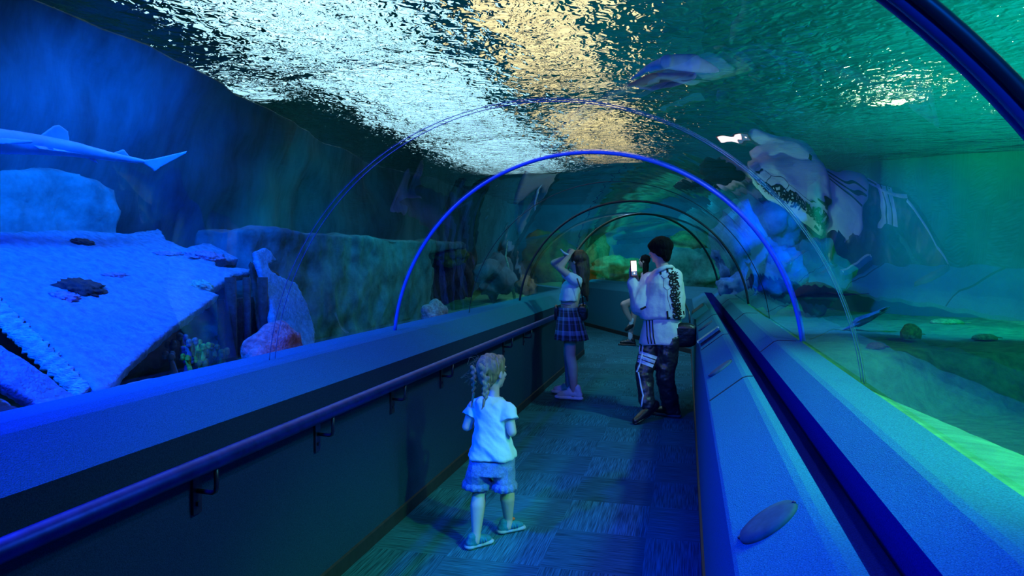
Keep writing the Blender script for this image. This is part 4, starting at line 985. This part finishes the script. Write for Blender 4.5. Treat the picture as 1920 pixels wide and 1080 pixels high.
# jacket
bm = bmesh.new()
loft(bm, [ms(1200, 1282, 597, .17), ms(1198, 1284, 592, .18), ms(1203, 1283, 575, .18), ms(1208, 1283, 550, .175), ms(1212, 1282, 530, .16), ms(1218, 1278, 515, .13), ms(1228, 1266, 504, .09)], 40, lambda a, t: .025*math.sin(a*5+2+t*4)*(1-t))
capsule(bm, shL, shR, .075, .078)
limb(bm, [shL+V((0, 0, -.02)), shL.lerp(elL, .6), elL+V((0, 0, -.01)), elL.lerp(haL, .35), haL-V((0, 0, .02))], [.085, .098, .095, .078, .052])
limb(bm, [shR+V((0, 0, -.02)), elR, haR-V((0, 0, .02))], [.08, .085, .05])
jk = organic('jacket', bm, M['jacket'], man, .008, 3, fold(.016, 6.5, 2))
bm = bmesh.new(); cpts = [m_(1226, 513, -.05), m_(1236, 506, -.11), m_(1248, 500, -.12), m_(1258, 500, -.09), m_(1262, 504, .02), m_(1250, 508, .10), m_(1232, 512, .09)]
tube(bm, cpts, .020, 8, closed=True, flat=1.3); link('collar', bm, M['jacket'], jk, True)
bpy.context.view_layer.update()
J = bvh_of(jk); U = bvh_of(under); decal.base = MB_
random.seed(11)
bm = bmesh.new()
for row in range(17):
    y = 512+row*5.2; cx = 1262 + (y-512)*.09
    for col in (-1, 0, 1):
        x = cx+col*4.5+random.uniform(-1.5, 1.5); yy = y+random.uniform(-1, 1); a0 = random.uniform(0, 6.3); rr = random.uniform(2.2, 3.6)
        decal(bm, J, [(x+rr*math.cos(a0+q*.8), yy+rr*1.1*math.sin(a0+q*.8)) for q in range(6)], .0065, .001, 5)
    decal(bm, J, [(cx-7+random.uniform(-2, 1), y), (cx+random.uniform(-2, 2), y+2), (cx+7+random.uniform(-1, 3), y-1)], .005, .001, 5)
link('back_print', bm, M['print_black'], jk)
bm = bmesh.new()
for x, y0, y1 in ((1238, 507, 515), (1251, 503, 511), (1259, 501, 506)): decal(bm, J, [(x, y0), (x+1, y1)], .010, .001, 6)
decal(bm, J, [(1251, 583), (1252, 596)], .009, .001); decal(bm, J, [(1250, 596), (1256, 596)], .010, .001); decal(bm, J, [(1281, 583), (1282, 590)], .009, .001)
decal(bm, J, [(1201, 580), (1211, 575)], .010, .001)
link('bar_print', bm, M['print_black'], jk)
bm = bmesh.new()
decal(bm, J, [(1239, 517), (1245, 523), (1244, 538), (1251, 544), (1252, 560), (1258, 580)], .0018, .001); decal(bm, J, [(1245, 523), (1253, 519), (1258, 522)], .0018, .001); decal(bm, J, [(1251, 544), (1258, 540)], .0018, .001)
link('line_print', bm, M['print_black'], jk)
bm = bmesh.new()
for k in range(3): decal(bm, U, [(1212+k*5.5, 600), (1213+k*5.5, 615), (1213.5+k*5.8, 630), (1216+k*6, 645)], .0062, .001)
link('hem_stripe', bm, M['print_black'], under)
# trousers
bm = bmesh.new()
capsule(bm, hipL, hipR, .11, .11)
limb(bm, [hipL+V((0, 0, .03)), kneeL, anL-V((0, 0, .02))], [.115, .088, .075]); limb(bm, [hipR+V((0, 0, .03)), kneeR, anR-V((0, 0, .01))], [.115, .092, .085])
tr = organic('trousers', bm, M['trouser'], man, .008, 3, lambda c: .014*fb(c.x*9, c.y*9, c.z*12, 3))
bpy.context.view_layer.update(); T_ = bvh_of(tr)
bm = bmesh.new()
decal(bm, T_, [(1206, 645), (1204, 665), (1199, 685), (1194, 698)], .009, .001); decal(bm, T_, [(1200, 648), (1199, 660)], .006, .001)
decal(bm, T_, [(1197, 698), (1200, 712), (1202, 725), (1206, 742), (1204, 752), (1203, 762)], .008, .001)
link('side_stripe', bm, M['print_white'], tr)
def patch(bm, tgt, TL, TR, BR, BL, lift=.004, nu=12, nv=6):
    """a cloth panel sewn on: a thin sheet that follows the garment"""
    g0, g1 = [], []
    for i in range(nu+1):
        r0, r1 = [], []
        for j in range(nv+1):
            u, v = i/nu, j/nv; x = lerp(lerp(TL[0], TR[0], u), lerp(BL[0], BR[0], u), v); y = lerp(lerp(TL[1], TR[1], u), lerp(BL[1], BR[1], u), v)
            d = ray(x, y).normalized(); h = tgt.ray_cast(CP, d)
            r0.append(bm.verts.new(h[0]-decal.base-d*lift) if h[0] is not None and (h[0]-CP).length < 7.2 else None)
        g0.append(r0)
    for i in range(nu):
        for j in range(nv):
            q = (g0[i][j], g0[i+1][j], g0[i+1][j+1], g0[i][j+1])
            if all(q): bm.faces.new(q)
    ex = bmesh.ops.extrude_face_region(bm, geom=bm.faces[:]); d = ray((TL[0]+BR[0])/2, (TL[1]+BR[1])/2).normalized()
    for v in [e for e in ex['geom'] if isinstance(e, bmesh.types.BMVert)]: v.co += d*.006
tp_ = bmesh.new()
for k in range(3):
    bm = bmesh.new(); t0, t1 = k/3+.02, (k+1)/3-.06
    L0 = lambda t: (lerp(1196, 1192, t), lerp(656, 679, t)); R0 = lambda t: (lerp(1233, 1223, t), lerp(668, 691, t))
    patch(bm, T_, L0(t0), R0(t0), R0(t1), L0(t1))
    me_ = bpy.data.meshes.new('t'); bm.to_mesh(me_); bm.free(); tp_.from_mesh(me_)
bm = tp_
link('thigh_panel', bm, M['print_white'], tr)
d = (toeL-anL); yaw = math.atan2(-(d.x), d.y); yawL = math.radians(100)
def pitched_shoe(toe, ankle, parent):
    """trailing shoe: toe on the floor, heel raised"""
    d = (toe-ankle).normalized(); bm = bmesh.new(); s = d.cross(V((0, 0, 1))).normalized()
    heel = ankle + V((.06, .02, -.03)) - d*.02; t2 = toe+V((0, 0, .035))
    dn = (t2-heel).normalized(); nrm = dn.cross(s).normalized()
    if nrm.z > 0: nrm = -nrm
    capsule(bm, heel+nrm*.03, heel.lerp(t2, .5)+nrm*.03, .040, .044, .4, side=s); capsule(bm, heel.lerp(t2, .5)+nrm*.03, t2+nrm*.012, .044, .040, .4, side=s); so = organic('sole', bm, M['black_leather'], parent, .006, 3)
    bm = bmesh.new(); capsule(bm, heel, heel.lerp(t2, .5), .046, .046); capsule(bm, heel.lerp(t2, .5), t2, .046, .034); capsule(bm, heel-nrm*.0, ankle+V((0, 0, .02)), .044, .046)
    organic('sneaker', bm, M['black_leather'], parent, .006, 3)
pitched_shoe(toeL, anL, man)
sneaker(fR_, math.radians(70), man, M['black_leather'], M['ray_dark'], chunky=1.1)
mm_ = lambda x, y, dd=0: PD(x, y, DM+dd)
c = mm_(1284, 628, -.05)
bt = bag(c, (.125, .08, .12), 'black slouchy shoulder bag hanging at the right hip of the man', M['black_leather'],
    [[mm_(1294, 612, -.05), mm_(1292, 585, .02), mm_(1280, 560, .10)], [mm_(1272, 608, -.08), mm_(1282, 585, .08), mm_(1279, 562, .12)]])
# phone
pc = mm_(1188, 503, .05); ph = thing('smartphone', pc, 'upright smartphone with a bright screen held up by the man', 'phone')
pn = V((.72, -.69, .05)).normalized(); pu = V((-.06, .0, 1)); pu = (pu-pn*pu.dot(pn)).normalized(); ps = pu.cross(pn).normalized(); Rp = Matrix((ps, pn, pu)).transposed()
bm = bmesh.new(); box(bm, (0, 0, 0), (.076, .009, .155), Rp); bmesh.ops.bevel(bm, geom=bm.edges[:], offset=.003, segments=2); link('case', bm, M['red_case'], ph)
bm = bmesh.new(); box(bm, pn*.0052 + pu*.022, (.068, .002, .10), Rp); link('screen', bm, M['screen'], ph)
bm = bmesh.new(); box(bm, pn*.0052 - pu*.050, (.068, .002, .040), Rp); link('screen_controls', bm, M['screen_dark'], ph)
bm = bmesh.new(); ellipsoid(bm, pn*.007-pu*.05, .008, n=10); link('shutter_button', bm, M['screen'], ph, True)

# ------------------------------------------------------------------ the seated woman
DS = 12.6
SB = PD(1190, 640, DS); SB.z = 0
sit = thing('person', SB, 'dark-haired woman in pale pink top sitting cross-legged on the ledge behind the man', 'person')
q_ = lambda x, y, dd=0: PD(x, y, DS+dd)-SB
headc, neck = q_(1207, 490), q_(1211, 507)
bm = bmesh.new()
pelvis, chest = q_(1213, 556, .1), q_(1213, 527)
limb(bm, [pelvis, chest], [.14, .12]); capsule(bm, q_(1207, 516, .12), q_(1219, 516, -.14), .05, .05); capsule(bm, chest, neck, .09, .05); capsule(bm, neck, headc-V((0, 0, .05)), .05, .05)
limb(bm, [q_(1219, 516, -.14), q_(1212, 540, -.2), q_(1196, 535, -.25)], [.045, .038, .026]); hand(bm, q_(1196, 535, -.25), (-1, -.2, .2), (0, 0, -1), .95, .5)
limb(bm, [q_(1207, 516, .12), q_(1200, 538, .10), q_(1190, 528, .0)], [.045, .038, .026]); hand(bm, q_(1190, 528, .0), (-.6, -.2, .8), (1, 0, 0), .95, .5)
k1, k2 = q_(1170, 571, -.25), q_(1190, 582, -.15)
a1, a2 = q_(1185, 604, -.22), q_(1182, 629, -.12)
limb(bm, [pelvis+V((0, .1, 0)), k1], [.09, .066]); limb(bm, [k1, k1.lerp(a1, .4)+V((-.02, 0, 0)), a1, a1+V((-.07, 0, -.10))], [.064, .056, .036, .03])
limb(bm, [pelvis, k2], [.09, .064]); limb(bm, [k2, k2.lerp(a2, .35), a2, a2-V((0, 0, .04))], [.062, .056, .036, .034])
P, R = head_shape(bm, headc, V((-.95, .1, 0)), .95); organic('body', bm, M['skin2'], sit, .008, 5); face_bits(P, R, .95, sit, SB)
bm = bmesh.new(); ellipsoid(bm, P(0, -.030, .038), (.088, .098, .092), R)
for (a, b, r0, r1) in ((q_(1210, 488, 0), q_(1211, 515, -.08), .080, .062), (q_(1211, 515, -.08), q_(1210, 538, -.10), .060, .03)): capsule(bm, a, b, r0, r1, .8, side=(0, 1, 0))
organic('hair', bm, M['hair_black'], sit, .009, 4, lambda c: .008*fb(c.x*30, c.y*30, c.z*5, 3))
bm = bmesh.new(); limb(bm, [pelvis+V((0, 0, .05)), chest, chest+V((0, 0, .06))], [.15, .135, .10]); capsule(bm, q_(1207, 516, .12), q_(1219, 516, -.14), .062, .062)
organic('top', bm, M['pink_top'], sit, .009, 3, fold(.01, 9))
bm = bmesh.new(); capsule(bm, pelvis-V((0, 0, .02)), pelvis.lerp(k1, .5), .155, .10); capsule(bm, pelvis-V((0, 0, .02)), pelvis.lerp(k2, .5), .155, .10); organic('shorts', bm, M['black_leather'], sit, .009, 3)
bm = bmesh.new(); capsule(bm, a2+V((0, 0, .04)), a2-V((0, 0, .05)), .042, .042); organic('sock', bm, M['cotton_white'], sit, .007, 2)
bm = bmesh.new(); capsule(bm, a1+V((0, 0, .04)), a1+V((-.02, 0, -.04)), .042, .040); organic('sock', bm, M['cotton_white'], sit, .007, 2)
fx = V((a2.x, a2.y, 0)); sneaker(fx, math.radians(88), sit, M['black_leather'], M['black_leather'])
bm = bmesh.new(); capsule(bm, a1+V((-.01, 0, -.06)), a1+V((-.10, 0, -.14)), .045, .036); organic('shoe', bm, M['black_leather'], sit, .007, 2)
